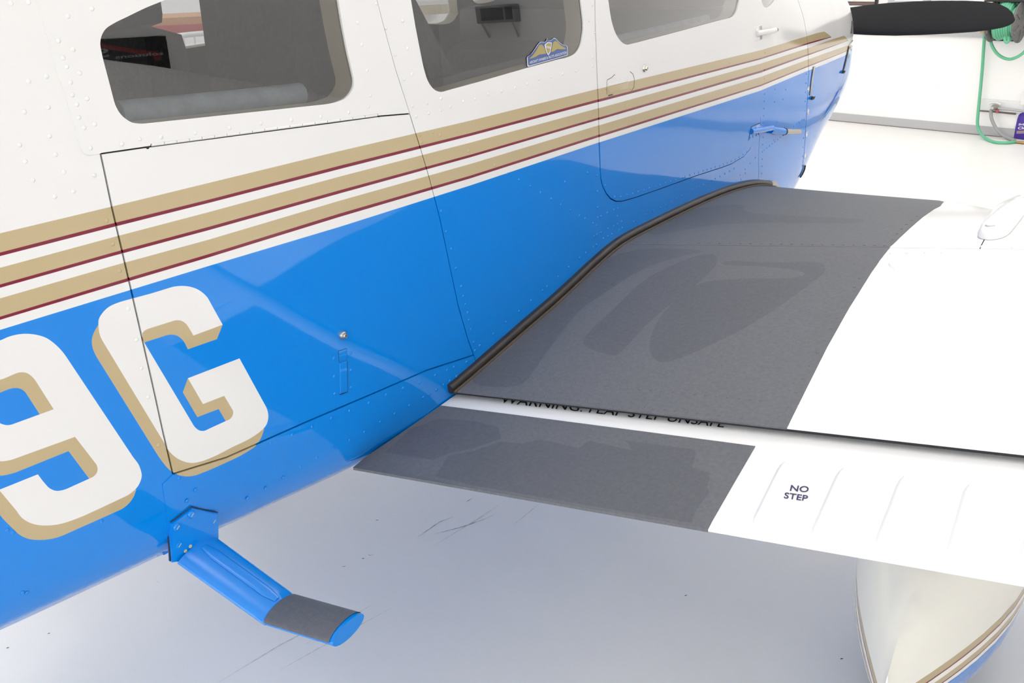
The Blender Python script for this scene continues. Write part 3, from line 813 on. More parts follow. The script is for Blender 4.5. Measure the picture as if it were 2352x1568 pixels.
# dark strip painting in the shade under the rear edge of the wing skin
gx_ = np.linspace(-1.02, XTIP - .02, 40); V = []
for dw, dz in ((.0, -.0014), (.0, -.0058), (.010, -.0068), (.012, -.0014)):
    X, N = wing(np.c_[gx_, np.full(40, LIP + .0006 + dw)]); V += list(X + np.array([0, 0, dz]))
mesh_obj('lip_shade_strip', V, [(i * 40 + k, i * 40 + k + 1, (i + 1) * 40 + k + 1, (i + 1) * 40 + k) for i in range(3) for k in range(39)], 'dark_gap', plane)
# walkway grip on the wing
D1 = [(1062, 884), (1190, 893), (1220, 862), (1270, 790), (1310, 738), (1332, 712), (1400, 665), (1480, 615), (1560, 590), (1640, 574), (1430, 569), (1340, 640), (1240, 735), (1140, 830)]
D2 = [(1635, 577), (1655, 602), (1600, 655), (1500, 730), (1450, 785), (1420, 816), (1405, 818), (1335, 795), (1345, 770), (1420, 700), (1480, 640), (1560, 602)]
D3 = [(1885, 600), (1900, 620), (1880, 640), (1740, 740), (1640, 790), (1560, 825), (1520, 835), (1497, 822), (1490, 792), (1505, 745), (1535, 705), (1600, 648), (1700, 640), (1845, 640), (1850, 622), (1750, 612), (1655, 610), (1660, 598), (1780, 604)]
D4 = [(1480, 510), (1640, 470), (1720, 470), (1700, 490), (1860, 497), (2000, 505), (1960, 516), (1700, 510), (1560, 530), (1490, 545)]
patches = [W(soft(d, 2), 30, True) for d in (D1, D2, D3)]
for q in patches: q[:, 1] = np.clip(q[:, 1], LIP + .004, ws - .006)
rgA = np.c_[root_x(rA[:, 1], wing_xyz) + .004, rA[:, 1]]
ring = np.r_[[(rgA[0][0], LIP - .0008)], [(a, LIP - .0008) for a in np.linspace(rgA[0][0] + .05, EDGE_A[0][0] - .03, 9)], EDGE_A, [(a, ws - .0008) for a in np.linspace(EDGE_A[-1][0] - .03, rgA[-1][0] + .03, 9)], [(rgA[-1][0], ws - .0008)], rgA[1:-1][::-1]]
def pickA(C):
    k = np.zeros(len(C), int)
    for q in patches: k |= in_poly(C, q)
    return k
grip_a = sheet('walkway_grip', wing, ring, patches, ['grip', 'grip_worn'], pickA, plane, lift=.0010, rim=.0034, pts=inside_pts(ring, .06, .03))
grip_a['label'] = 'worn dark grey grip surface behind the wing joint'
rgF = np.c_[root_x(rF[:, 1], wing_xyz) + .004, rF[:, 1]]; rgF = rgF[rgF[:, 1] < W_MAX - .02]
pF = W(soft(D4, 2), 30, True)
ring = np.r_[[(rgF[0][0], ws + .0008)], [(a, ws + .0008) for a in np.linspace(rgF[0][0] + .05, EDGE_F[0][0] - .03, 9)], EDGE_F, [(a, W_MAX - .02) for a in np.linspace(EDGE_F[-1][0] - .03, rgF[-1][0] + .03, 8)], rgF[1:][::-1]]
grip_f = sheet('walkway_grip', wing, ring, [pF], ['grip', 'grip_worn'], lambda C: in_poly(C, pF).astype(int), plane, lift=.0010, rim=.0018, pts=inside_pts(ring, .06, .03))
grip_f['label'] = 'dark grey grip surface ahead of the wing joint'

# root seal: a black rubber moulding along the wing and fuselage
wseal = np.r_[np.linspace(LIP - .005, .9, 26), np.linspace(.93, .9 + NW * 1.08, 16)]
sx = root_x(wseal, wing_xyz); Xs, Ns = wing(np.c_[sx, wseal])
path = Xs + np.array([.006, 0, 0]) + Ns * .009
sec = [(1.15 * math.cos(t) * (1 - .25 * max(0, math.cos(3 * t))), .95 * math.sin(t) * (1 - .18 * max(0, math.cos(3 * t)))) for t in np.linspace(0, 2 * math.pi, 18, endpoint=False)]
tube_obj('wing_root_seal', path, .0100, 'rubber', plane, section=sec, refs=[0, 0, 1.0])
lip = Xs + np.array([.0155, 0, 0]) + Ns * .0035
tube_obj('seal_lip', lip, .0032, 'gap_gold', plane, seg=8)
e0 = path[-1]
tube_obj('wing_root_seal', [e0, e0 + [.002, .03, -.004], e0 + [.004, .055, -.02], e0 + [.004, .075, -.04]], .010, 'steel', plane, n=8)

# ------------------------------------------------------------------ flap
df = np.linspace(0, .335, 14)
rootF = np.c_[root_x(df, flap_xyz) + .003, df]
rootF[:, 0] = np.maximum(rootF[:, 0], rootF[0, 0] - .0)
XF = 1.35
xf = np.r_[np.linspace(-.95, .3, 14), np.linspace(.5, XF, 5)]
ring_f = np.r_[[rootF[0]], [(a, 0) for a in xf], [(XF, d) for d in df[1:-1]], [(a, .335) for a in xf[::-1]], rootF[::-1][:-1]]
flap_o = sheet('flap', flap, ring_f, [], ['wing_white'], zero, plane, rim=.003, pts=inside_pts(ring_f, .1, .012))
flap_o['label'] = 'white wing flap with pressed beads and lettering'
V = []; 
for d, z in ((0, -.003), (.1, -.006), (.25, -.012), (.335, .01)): V += [(x, YTE + d, zte(x) + z) for x in np.r_[rootF[0][0], xf]]
n = len(xf) + 1
mesh_obj('flap_lower_skin', V, [(i * n + k, i * n + k + 1, (i + 1) * n + k + 1, (i + 1) * n + k) for i in range(3) for k in range(n - 1)], 'wing_white', flap_o, smooth=True)
# aileron, same section further out
xa = np.linspace(XF + .01, XTIP - .05, 10)
ring_a = np.r_[[(a, 0) for a in xa], [(xa[-1], d) for d in df[1:-1]], [(a, .335) for a in xa[::-1]], [(xa[0], d) for d in df[1:-1][::-1]]]
sheet('aileron', flap, ring_a, [], ['wing_white'], zero, plane, rim=.012, pts=inside_pts(ring_a, .2, .06))
# grip on the flap
top = FL([(1000, 930.5), (1200, 955.5), (1480, 992), (1735, 1025.5)], 40); out = FL([(1735, 1025.5), (1680, 1120), (1622, 1221)], 30)
print('flapgrip', top[[0, -1]], out[-1])
bot = np.c_[np.linspace(out[-1][0], rootF[0][0] + .003, 14), np.full(14, -.0012)]
out[-1, 1] = -.0012
ins = rootF[(rootF[:, 1] > .01) & (rootF[:, 1] < top[0][1] - .005)] + [.002, 0]
top[0, 0] = max(top[0, 0], np.interp(top[0, 1], rootF[:, 1], rootF[:, 0]) + .002)
ring = np.r_[top, out[1:], bot[1:], ins]
F1 = [(885, 1040), (945, 985), (1010, 962), (1090, 968), (1145, 982), (1152, 1008), (1090, 1030), (1030, 1042), (995, 1057), (960, 1052)]
F2 = [(1150, 1015), (1200, 1020), (1240, 1010), (1330, 1030), (1355, 1013), (1450, 1035), (1440, 1005), (1520, 1012), (1603, 1027), (1590, 1075), (1632, 1087), (1625, 1120), (1631, 1131), (1600, 1170), (1580, 1215), (1400, 1183), (1240, 1152), (1000, 1095), (1030, 1048), (1090, 1036)]
F3 = [(905, 1030), (950, 990), (1000, 966), (1035, 968), (1010, 1000), (965, 1040)]
fp = [FL(q, 30, True) for q in (F1, F2, F3)]
for q in fp: q[:, 1] = np.clip(q[:, 1], .006, .17)
def pickF(C):
    k = np.zeros(len(C), int)
    for q in fp: k |= in_poly(C, q)
    return k
grip_l = sheet('walkway_grip', flap, ring, fp, ['grip', 'grip_worn'], pickF, flap_o, lift=.0012, rim=.0046, pts=inside_pts(ring, .06, .012))
grip_l['label'] = 'dark grey grip surface on the flap, patched darker'
# lapped skin of the outer flap: a thin raised plate bounded by the two faint lines
pl = FL([(1751, 1042), (1700, 1135), (1648, 1228)], 30); tp = FL([(1751, 1039), (2000, 1069), (2352, 1114)], 50)
pl[-1, 1] = .0015
ring = np.r_[[(a, .0015) for a in np.linspace(pl[-1][0], XF - .01, 12)], [(XF - .01, tp[-1][1])], tp[::-1], pl[1:-1]]
plate = sheet('flap_skin', flap, ring, [], ['wing_white'], zero, flap_o, lift=.0015, rim=.0020, pts=inside_pts(ring, .1, .012))
# pressed beads
def bead(a, b):
    q = FL([a, b], 30)
    for _ in range(1): pass
    n = 14; t = np.linspace(0, 1, n); L = q[0] + (q[-1] - q[0]) * t[:, None]
    V, Fc = [], []
    for i in range(n):
        e = min(t[i], 1 - t[i]) * 8; k = math.sqrt(min(1, e)) if e > 0 else 0
        for j in range(7):
            s = j / 6 * 2 - 1
            uv = np.array([[L[i][0] + s * .0070 * max(k, .15), L[i][1]]]); X, N = flap(uv)
            V.append(X[0] + N[0] * (.0012 + .0040 * k * math.cos(s * math.pi / 2) ** 1.5))
    for i in range(n - 1): Fc += [(i * 7 + j, i * 7 + j + 1, (i + 1) * 7 + j + 1, (i + 1) * 7 + j) for j in range(6)]
    mesh_obj('bead', V, Fc, 'wing_white', flap_o, smooth=True)
for a, b in (((1805, 1060), (1731, 1212)), ((1939, 1075), (1866, 1240)), ((2079, 1093), (2015, 1262)), ((2229, 1112), (2180, 1290)), ((2385, 1135), (2350, 1318))): bead(a, b)

# lettering
def letter(name, s, o, r, u, to_surf, m, parent, lift=.0007, bold=0.0):
    V, Fc = text_mesh(s, bold)
    px = np.asarray(o, float) + V[:, :1] * np.asarray(r, float) + V[:, 1:2] * np.asarray(u, float)
    X, N = to_surf(px)
    return mesh_obj(name, X + N * lift, orient(X, Fc, N), m, parent, normals=N)
on_flap = lambda px: flap(flap_px(px))
letter('lettering', 'NO', (1814.3, 1130), (42, 3.6), (3.2, -14), on_flap, 'text_navy', flap_o, .0023, .016)
letter('lettering', 'STEP', (1800.2, 1146.5), (54, 7.4), (3.0, -13.6), on_flap, 'text_navy', flap_o, .0023, .016)
letter('lettering', 'WARNING: FLAP STEP UNSAFE', (1147, 925.5), (515, 57.5), (9, -19), on_flap, 'black', flap_o, .0010)['label'] = 'black warning lettering half hidden under the wing edge'

# blister cover, screws and filler bump on the wing
def wing_pt(px, py): 
    X, N = wing(wing_px(np.array([(px, py)]))); return X[0], N[0]
BL = soft([(2244, 541), (2247, 546), (2258, 550), (2270, 551.5), (2286, 550.5), (2301, 547), (2313, 541.5), (2322, 534), (2336, 516), (2358, 487), (2372, 470), (2352, 462), (2312, 472.5), (2294, 481), (2278, 495), (2261, 514), (2249, 533)], 2)
q = wing_px(BL); cen = q.mean(0)
V, Fc = [], []; n = len(q)
for k, hgt in ((1.0, 0.0005), (1.0, .006), (.9, .014), (.72, .020), (.45, .023), (.15, .024)):
    X, N = wing(cen + (q - cen) * k); V += list(X + N * hgt)
for i in range(5): Fc += [(i * n + k, i * n + (k + 1) % n, (i + 1) * n + (k + 1) % n, (i + 1) * n + k) for k in range(n)]
Fc.append(tuple(5 * n + k for k in range(n)))
cover = mesh_obj('fairing_cover', V, Fc, 'wing_white', tank, smooth=True); cover['label'] = 'raised white teardrop cover with two screws'
for (a, b) in ((2276, 538.5), (2313, 491.5)):
    X, N = wing_pt(a, b)
    disc_obj('screw', X + N * .0165, N, [(.011, -.004), (.011, .0022), (.008, .003), (.0075, .0005)], 'base_grey', cover, 16)
X, N = wing_pt(2090, 603)
disc_obj('inspection_plug', X, N, [(.037, -.002), (.036, .003), (.031, .0045)], 'wing_white', main, 28)
for (a, b) in ((2050, 581), (2088, 580.5), (2129, 580), (2168, 580)):
    X, N = wing_pt(a, b); disc_obj('screw', X, N, [(.006, -.002), (.0055, .0012), (.003, .002)], 'wing_white', main, 12)
for (a, b) in ((2263, 566), (2333, 567.5)):
    X, N = wing_pt(a, b); disc_obj('screw', X, N, [(.0085, -.002), (.008, .0012), (.004, .0025)], 'board_white', tank, 12)
# ------------------------------------------------------------------ rivets: domes on the skin, each an object; the far, tiny ones joined
def rivet_mesh(name, r, h, m):
    bm = bmesh.new(); disc_bm(bm, (0, 0, 0), (0, 0, 1), [(r * 1.02, -.0006), (r, h * .25), (r * .78, h * .72), (r * .4, h)], 9)
    me = bpy.data.meshes.new(name); bmesh.ops.recalc_face_normals(bm, faces=bm.faces); bm.to_mesh(me); bm.free(); me.materials.append(MATS[m])
    me.polygons.foreach_set('use_smooth', np.ones(len(me.polygons), bool)); return me
RIV = {m: rivet_mesh('rivet', .0028, .0009 if m in ('white_paint', 'gold_paint', 'wing_white') else .0011, m) for m in PAINTS + ['grip', 'wing_white']}
def frame_at(X, N):
    n = Vector(N); q = Vector((0, 0, 1)).rotation_difference(n)
    return Matrix.Translation(Vector(X)) @ q.to_matrix().to_4x4()
KDT = {}
def classify(uv):
    """panel name and paint at (y, girth) points"""
    out = []
    for p in uv:
        P1 = p[None]; k = 0
        if in_poly(P1, blue_poly)[0]: k = 3
        for a, b, c in (('g1', 'm1', 1), ('m1', 'w1', 2), ('g2', 'm2', 1), ('m2', 'w2', 2), ('g3', 'm3', 1), ('m3', 'w3', 2)):
            if in_poly(P1, band(a, b))[0]: k = c
        for q in LET_G + N_SH:
            if in_poly(P1, q)[0]: k = 1
        if in_poly(P1, N_OUT)[0] and not in_poly(P1, N_HOLE)[0]: k = 0
        if in_poly(P1, LET_W[0])[0]: k = 0
        i = int(np.argmin(((CC - p) ** 2).sum(1))); out.append((NAMES[panok[i]], k))
    return out
_s = ok & (win_id < 0) & ~gap; CC = C_F[_s]; panok = pan[_s]
def line_px(a, b, n): return [(a[0] + (b[0] - a[0]) * k / (n - 1), a[1] + (b[1] - a[1]) * k / (n - 1)) for k in range(n)]
NEAR = [(1013, 485), (1024.6, 532), (1036, 572), (1047, 616), (1059, 658), (1064, 680), (1069, 699), (1074, 718), (1077, 735), (1081.5, 756.5), (1088, 786), (1091, 805), (1102, 794),
 (1133, 767), (1162, 740), (1192.5, 715), (1220, 690), (1246, 667), (1257, 657.5), (1282, 635), (1306, 613.5), (1331, 593), (1346, 580), (1362.5, 567.5), (1370, 562),
 (1165, 400), (1191.6, 412.7), (1217.8, 427.6), (1241.6, 442), (1265.5, 457), (1288, 470.4), (1310, 482.7), (1331, 495), (1343.7, 502), (1362, 513), (1370, 518), (1298, 418), (1349, 396.5), (1371, 403), (1372, 440), (1372.7, 476.5), (1373, 499),
 (1380, 497), (1395, 489), (1410, 482), (1419, 479), (1418, 497), (1428, 509), (1418, 515), (1410, 519), (1396, 525.5), (1380, 534.7), (1370.6, 539), (1364.7, 543.5), (1429, 523.5), (1421.6, 528.6), (1405, 538), (1396, 543), (1385.5, 548), (1371, 564),
 (1388.8, 426), (1398, 444), (1411, 452), (1425, 452), (1438.5, 448), (1452.5, 444.6), (1465, 440), (1478, 437), (1491, 432), (1503.6, 429), (1515.6, 424.5), (1527.5, 420), (1539, 416.5), (1550.4, 413), (1562, 409), (1572.8, 405), (1583.5, 401.5), (1594.5, 397.5),
 (622, 1017), (670, 998), (716, 979), (760, 960), (802, 942.5), (846, 925), (886, 906), (689, 1071), (727, 1050), (765, 1029), (802, 1009.5), (836, 990), (872.5, 968), (650.6, 1095.6), (610, 1120), (568, 1143), (448, 1124), (429, 1149), (411, 1097),
 (925, 891), (962.5, 878), (999, 861), (1026, 849.5), (1042, 842.7), (1071, 831), (1047.5, 864), (1032, 874), (1017.6, 883), (1001.6, 895), (986, 905), (971, 912), (938.6, 931), (906, 949.5),
 (295, 709), (314, 780), (324.5, 845), (340.6, 912), (363.5, 1023), (245, 506), (259, 560), (275, 622),
 (119, 57), (133, 94), (167, 114), (144, 133), (152, 153), (182, 168), (161, 189), (107, 175.5), (66, 187), (165, 218), (199, 226.5), (175.5, 240), (111, 246), (56, 257), (180, 270), (216, 285), (192, 293),
 (234, 331), (207, 340), (114, 312.5), (45, 333), (58, 370.6), (127.6, 355), (147, 395), (75.5, 413.5), (169, 439), (126.5, 451), (217, 402), (279.6, 330), (369, 314.5), (447, 305), (526, 293.6), (598, 283), (668, 275.7), (736, 268), (799.6, 258),
 (155, 37), (210, 20), (25, 8), (65, 5), (320, 319), (845, 245), (820, 52), (830, 103), (842, 162), (849, 219), (863, 8),
 (925, 48), (886, 65), (936, 111), (908, 126), (946, 171), (928, 182), (948, 244), (981, 237), (1013, 226), (956, 268), (985, 260), (1013, 252.5), (1034, 245), (1064, 233), (1091, 227), (1122, 217), (1152, 210), (1183, 201.5), (1211, 192.6), (1238, 182), (1266, 177), (1293, 170), (1323, 163),
 (995, 303.6), (1011, 310), (965, 310), (968, 326.5), (1076, 347), (1137, 380), (1361, 12), (1353, 48), (1366, 75), (1371, 105), (1362, 131), (1361, 152), (17, 1217), (30, 1222), (700 / 3, 1197), (52, 1360), (62, 1361)]
FAR = [(1604, 396), (1614, 392.5), (1623.5, 389.7), (1632.7, 386.8), (1642, 382.8), (1652, 381), (1661, 377), (1669.6, 374), (1679, 370), (1688, 366), (1696.8, 361), (1705.8, 355), (1715, 349), (1722.6, 340),
 (1455.7, 509), (1469.5, 501), (1483.5, 493), (1499.7, 485), (1516, 477), (1529, 470), (1542, 463), (1553, 456), (1565.7, 449), (1575, 441.7), (1589, 436), (1600, 429), (1605, 428), (1615.5, 424.5), (1626, 420.7), (1634.6, 414), (1643, 410), (1653.7, 404.8), (1665, 398.7), (1676, 393), (1686, 387)] \
 + line_px((1756, 216), (1749, 415), 13) + line_px((1852, 170), (1843, 380), 11) + line_px((1755, 345), (1842, 276), 15) + [(1780, 205), (1805, 206), (1799, 228), (1779, 234), (1785, 280), (1778, 305), (1777, 322)] + line_px((1700, 402), (1735, 362), 4) + [(1702, 412), (1712, 398)] + line_px((1757, 122), (1755, 200), 5)
def put_rivets(pxs, surf_px, surf, groups, single=True, scale=1.0):
    uv = surf_px(np.array(pxs)); X, N = surf(uv); return uv, X, N
uv, X, N = put_rivets(NEAR, fus_px, fus, None)
LIFTS = dict(zip(NAMES, LIFT))
for (nm, k), x, n_ in zip(classify(uv), X, N):
    o = bpy.data.objects.new('rivet', RIV[PAINTS[k]]); link(o, PANEL[nm]); o.matrix_world = frame_at(x + n_ * LIFTS[nm], n_)
uv, X, N = put_rivets(FAR, fus_px, fus, None)
groups = {}
for (nm, k), x, n_ in zip(classify(uv), X, N): groups.setdefault((nm, k), []).append((x + n_ * LIFTS[nm], n_))
def joined(name, lst, r, h, m, parent):
    bm = bmesh.new()
    for x, n_ in lst: disc_bm(bm, x, n_, [(r, -.0005), (r * .85, h * .6), (r * .4, h)], 7)
    return stuff(bm_obj(name, bm, m, parent, smooth=True))
for (nm, k), l in groups.items(): joined('small_rivets', l, .0027, .0012, PAINTS[k], PANEL[nm])
# rivets under the grip paint and along the wing
GA = line_px((1217, 869), (1748, 921), 22) + line_px((1178, 904.5), (1727, 963), 23) + [(1777, 968), (1974, 640), (1962.6, 660), (1949.5, 683), (1936, 707), (1923, 731), (1908, 756), (1892, 782.5), (1877.5, 811), (1861, 841), (1845, 871), (1829, 902), (1813, 935)]
GF = line_px((1440, 556.5), (2032, 564.8), 26) + [(2051, 551.5), (2060.7, 538), (2071, 527), (2082, 516.6), (2093.5, 507.6), (2106, 498)]
GW = line_px((1835, 932), (2350, 990), 10) + line_px((1870, 980), (2345, 1035), 9)
for pts, par, mm, lf in ((GA, grip_a, 'grip', .001), (GF, grip_f, 'grip', .001), (GW, main, 'wing_white', 0)):
    X, N = wing(wing_px(np.array(pts)))
    for x, n_ in zip(X, N):
        o = bpy.data.objects.new('rivet', RIV[mm]); link(o, par); o.matrix_world = frame_at(x + n_ * lf, n_)

# ------------------------------------------------------------------ hinge, locks, latches, door furniture
def fpt(px, py):
    X, N = fus(fus_px(np.array([(px, py)]))); return X[0], N[0]
def fpts(L): return fus(fus_px(np.array(L, float)))
bag = PANEL['baggage_door']; door = PANEL['cabin_door']
hl = smooth_path(np.array([(347, 335.0, 0), (480, 317.5, 0), (620, 299, 0), (760, 280.5, 0), (866, 266.5, 0)]), 19)[:, :2]
Xh, Nh = fpts(hl + np.array([0, -2.4]))
for i in range(18):
    a, b = Xh[i], Xh[i + 1]; d = b - a
    bm = bmesh.new(); tube_bm(bm, [a + d * .025, a + d * .975], .00215, 8); bm_obj('hinge_knuckle', bm, 'white_paint', bag, smooth=True, auto=50)
tube_obj('hinge_pin', Xh - Nh * .0012, .0012, 'steel', bag, seg=6)
for P2 in ((339, 338.5), (870, 266)):
    x, n_ = fpt(*P2); disc_obj('hinge_end', x, n_, [(.0026, -.002), (.0022, .0004), (.001, .0006)], 'black', bag, 10)
def lock(px, py, r, parent):
    x, n_ = fpt(px, py)
    o = disc_obj('lock', x, n_, [(r, -.002), (r, .002), (r * .86, .0045), (r * .62, .005), (r * .60, .0075), (r * .5, .009), (r * .2, .0092)], 'chrome', parent, 24)
    o['label'] = 'round chrome key lock'
    bm = bmesh.new(); t = np.array([0, 0, 1.0]); t = t - n_ * (t @ n_); s = np.cross(n_, t)
    box_bm(bm, x + n_ * .0092, s * r * .06, t * r * .25, n_ * .0004); bm_obj('keyhole', bm, 'black', o)
lock(786, 769, .0072, bag); lock(1479, 156.5, .0082, door)
def plate_px(name, outline, surf_px, surf, h, m, parent, bev=.82, close=True):
    """a thin plate with softened edge lying on a surface, from its outline"""
    q = surf_px(np.array(outline, float)); c = q.mean(0); n = len(q); V, Fc = [], []
    for k, hh in ((1, -.001), (1, h * .6), (1 - (1 - bev) * .3, h)):
        X, N = surf(c + (q - c) * k); V += list(X + N * hh)
    for i in range(2): Fc += [(i * n + k, i * n + (k + 1) % n, (i + 1) * n + (k + 1) % n, (i + 1) * n + k) for k in range(n)]
    Fc.append(tuple(2 * n + k for k in range(n)))
    bm = bmesh.new(); vs = [bm.verts.new(v) for v in V]
    for f in Fc: bm.faces.new([vs[k] for k in f])
    return bm_obj(name, bm, m, parent, smooth=True, auto=30)
def groove(name, L, r, m, parent, lift=.0002, surf_px=fus_px, surf=fus):
    X, N = surf(surf_px(densify(L, 14))); return tube_obj(name, X + N * lift, r, m, parent, seg=6)
# baggage door latch: push square, flush paddle, screws round it
plate_px('latch_button', [(777.5, 806), (796, 800), (797, 827), (778.5, 832)], fus_px, fus, .0007, 'blue_paint', bag)
groove('latch_outline', [(777.5, 806), (796, 800), (797, 827), (778.5, 832), (777.5, 806)], .0004, 'dark_gap', bag)
lp = plate_px('latch_paddle', [(779.5, 834), (796.5, 829), (797.5, 899), (781, 904)], fus_px, fus, .0011, 'blue_paint', bag)
groove('latch_outline', [(797.5, 829), (798, 900), (780.5, 906)], .0006, 'dark_gap', bag)
for a, b in ((767, 823), (806, 810), (768, 864), (806, 850), (769, 904), (806, 890)):
    x, n_ = fpt(a, b); o = bpy.data.objects.new('latch_rivet', RIV['blue_paint']); link(o, bag); o.matrix_world = frame_at(x, n_)
# cabin door handle
hd = plate_px('handle', [(1396, 188), (1440, 176), (1441, 186.8), (1396.5, 198)], fus_px, fus, .0022, 'white_paint', door)
plate_px('handle', [(1396.5, 198.6), (1441, 187.4), (1442, 203), (1397, 214)], fus_px, fus, .0022, 'gold_paint', door)
for L in ([(1393, 184), (1404, 178), (1411, 171)], [(1446, 164), (1453, 170), (1456, 182), (1455, 200), (1450, 208)], [(1393, 185), (1393, 217)]): groove('handle_outline', L, .0008, 'gap_gold', door, .0007)
groove('handle_slot', [(1396, 219.5), (1406, 217)], .0016, 'black', door)
for a, b in ((1391, 204), (1447, 204), (1675, 145)):
    x, n_ = fpt(a, b); o = bpy.data.objects.new('door_rivet', RIV['gold_paint']); link(o, door); o.matrix_world = frame_at(x + n_ * .001, n_)
# upper and lower door hinges
up = plate_px('hinge_plate', [(1731, 62), (1749, 57.5), (1749.5, 91), (1731, 95.5)], fus_px, fus, .002, 'white_paint', door)
for a, b in ((1736, 69), (1741, 87)):
    x, n_ = fpt(a, b); disc_obj('screw', x + n_ * .002, n_, [(.007, -.001), (.0065, .001), (.003, .0025)], 'board_white', up, 12)
a, na = fpt(1735, 77); b, nb_ = fpt(1768, 70)
tube_obj('hinge_arm', [a + na * .003, (a + b) / 2 + na * .012, b + nb_ * .016], .0080, 'white_paint', up, seg=10)
tube_obj('hinge_arm_tip', [b + nb_ * .016, b + nb_ * .016 + (b - a) * .10], .0060, 'rubber', up, seg=10)
lo = plate_px('hinge_plate', [(1725, 291), (1744, 283), (1745, 289), (1765, 292), (1766, 296), (1722, 306), (1718, 321), (1717, 322)], fus_px, fus, .0015, 'blue_paint', door)
lo['label'] = 'blue lower hinge plate'
a, na = fpt(1724, 302); b, nb_ = fpt(1765, 293)
tube_obj('hinge_arm', [a + na * .002, (a + b) / 2 + na * .008, b + nb_ * .012], .008, 'blue_paint', lo, seg=10)
groove('hinge_edge', [(1744, 283), (1725, 291), (1718, 322)], .0012, 'dark_gap', lo, .001)
for p in ((1735, 292), (1722, 317), (1729, 313), (1737, 309), (1743, 306)):
    x, n_ = fpt(*p); disc_obj('screw', x, n_, [(.0045, -.001), (.004, .0018), (.002, .0025)], 'blue_paint', lo, 10)
fwdp = PANEL['forward_fuselage_panel']; cowl = PANEL['engine_cowling']
a, na = fpt(1767, 298); b, nb_ = fpt(1788, 301); c, nc = fpt(1814, 301)
pr = tube_obj('temperature_probe', [a + na * .004, b + na * .018], .0105, 'blue_paint', fwdp, seg=12)
d_ = (b + na * .018) - (a + na * .004); d_ /= np.linalg.norm(d_)
tube_obj('probe_sleeve', [b + na * .018 - d_ * .002, b + na * .018 + d_ * .001 + (c - b) * .02], .0115, 'dark_gap', pr, seg=12)
tube_obj('probe_tip', [b + na * .018, c + nc * .03], .0085, 'steel', pr, seg=12)
# cowling latches and fasteners
for P4 in ([(1867, 153), (1871.5, 152), (1866, 186), (1861.5, 220), (1858.5, 219), (1862, 186)], [(1948, 106), (1950, 106), (1941, 150), (1936, 166), (1934.5, 165), (1941, 138)], [(1956, 48), (1958, 48), (1957, 76), (1953, 77)]):
    q = plate_px('cowl_latch', P4, fus_px, fus, .0025, 'base_grey' if P4[0][0] < 1900 else 'gap_gold', cowl)
    groove('latch_edge', [P4[0], P4[-1], P4[-2]], .0010, 'dark_gap', q, .002)
for a, b in ((1863, 225), (1934.5, 165)):
    x, n_ = fpt(a, b)
    k = disc_obj('cowl_fastener', x, n_, [(.006, -.002), (.006, .006), (.003, .011)], 'black', cowl, 10)
    t = np.array([0, 1.0, .1]); t = t - n_ * (t @ n_); t /= np.linalg.norm(t)
    tube_obj('wing_key', [x + n_ * .008 - t * .02, x + n_ * .010, x + n_ * .008 + t * .02], .0016, 'black', k, seg=6)
for a, b in ((1857, 205), (1856, 257), (1852.5, 308), (1849, 358)):
    x, n_ = fpt(a, b); disc_obj('cowl_screw', x, n_, [(.010, -.001), (.0095, .0012), (.004, .002)], 'chrome', cowl, 12)
# cowling front and tail closing caps, exhaust lip
for yy, nm, m in ((4.575, 'cowling_front', 'white_paint'), (-2.2, 'tail_cap', 'white_paint')):
    th = np.linspace(-math.pi / 2, math.pi / 2, 40) * VS * .999
    X = fus_xyz(np.c_[np.full(40, yy), th]); V = list(X) + [np.array([2 * X0 - p[0], p[1], p[2]]) for p in X[::-1]]
    mesh_obj(nm, V, [tuple(range(len(V)))], m, plane)
tube_obj('cowl_lip', fpts([(1847, 380), (1845, 389), (1840, 400), (1836, 406)])[0] + np.array([.003, .003, -.001]), .0028, 'dark_gap', cowl, n=10)

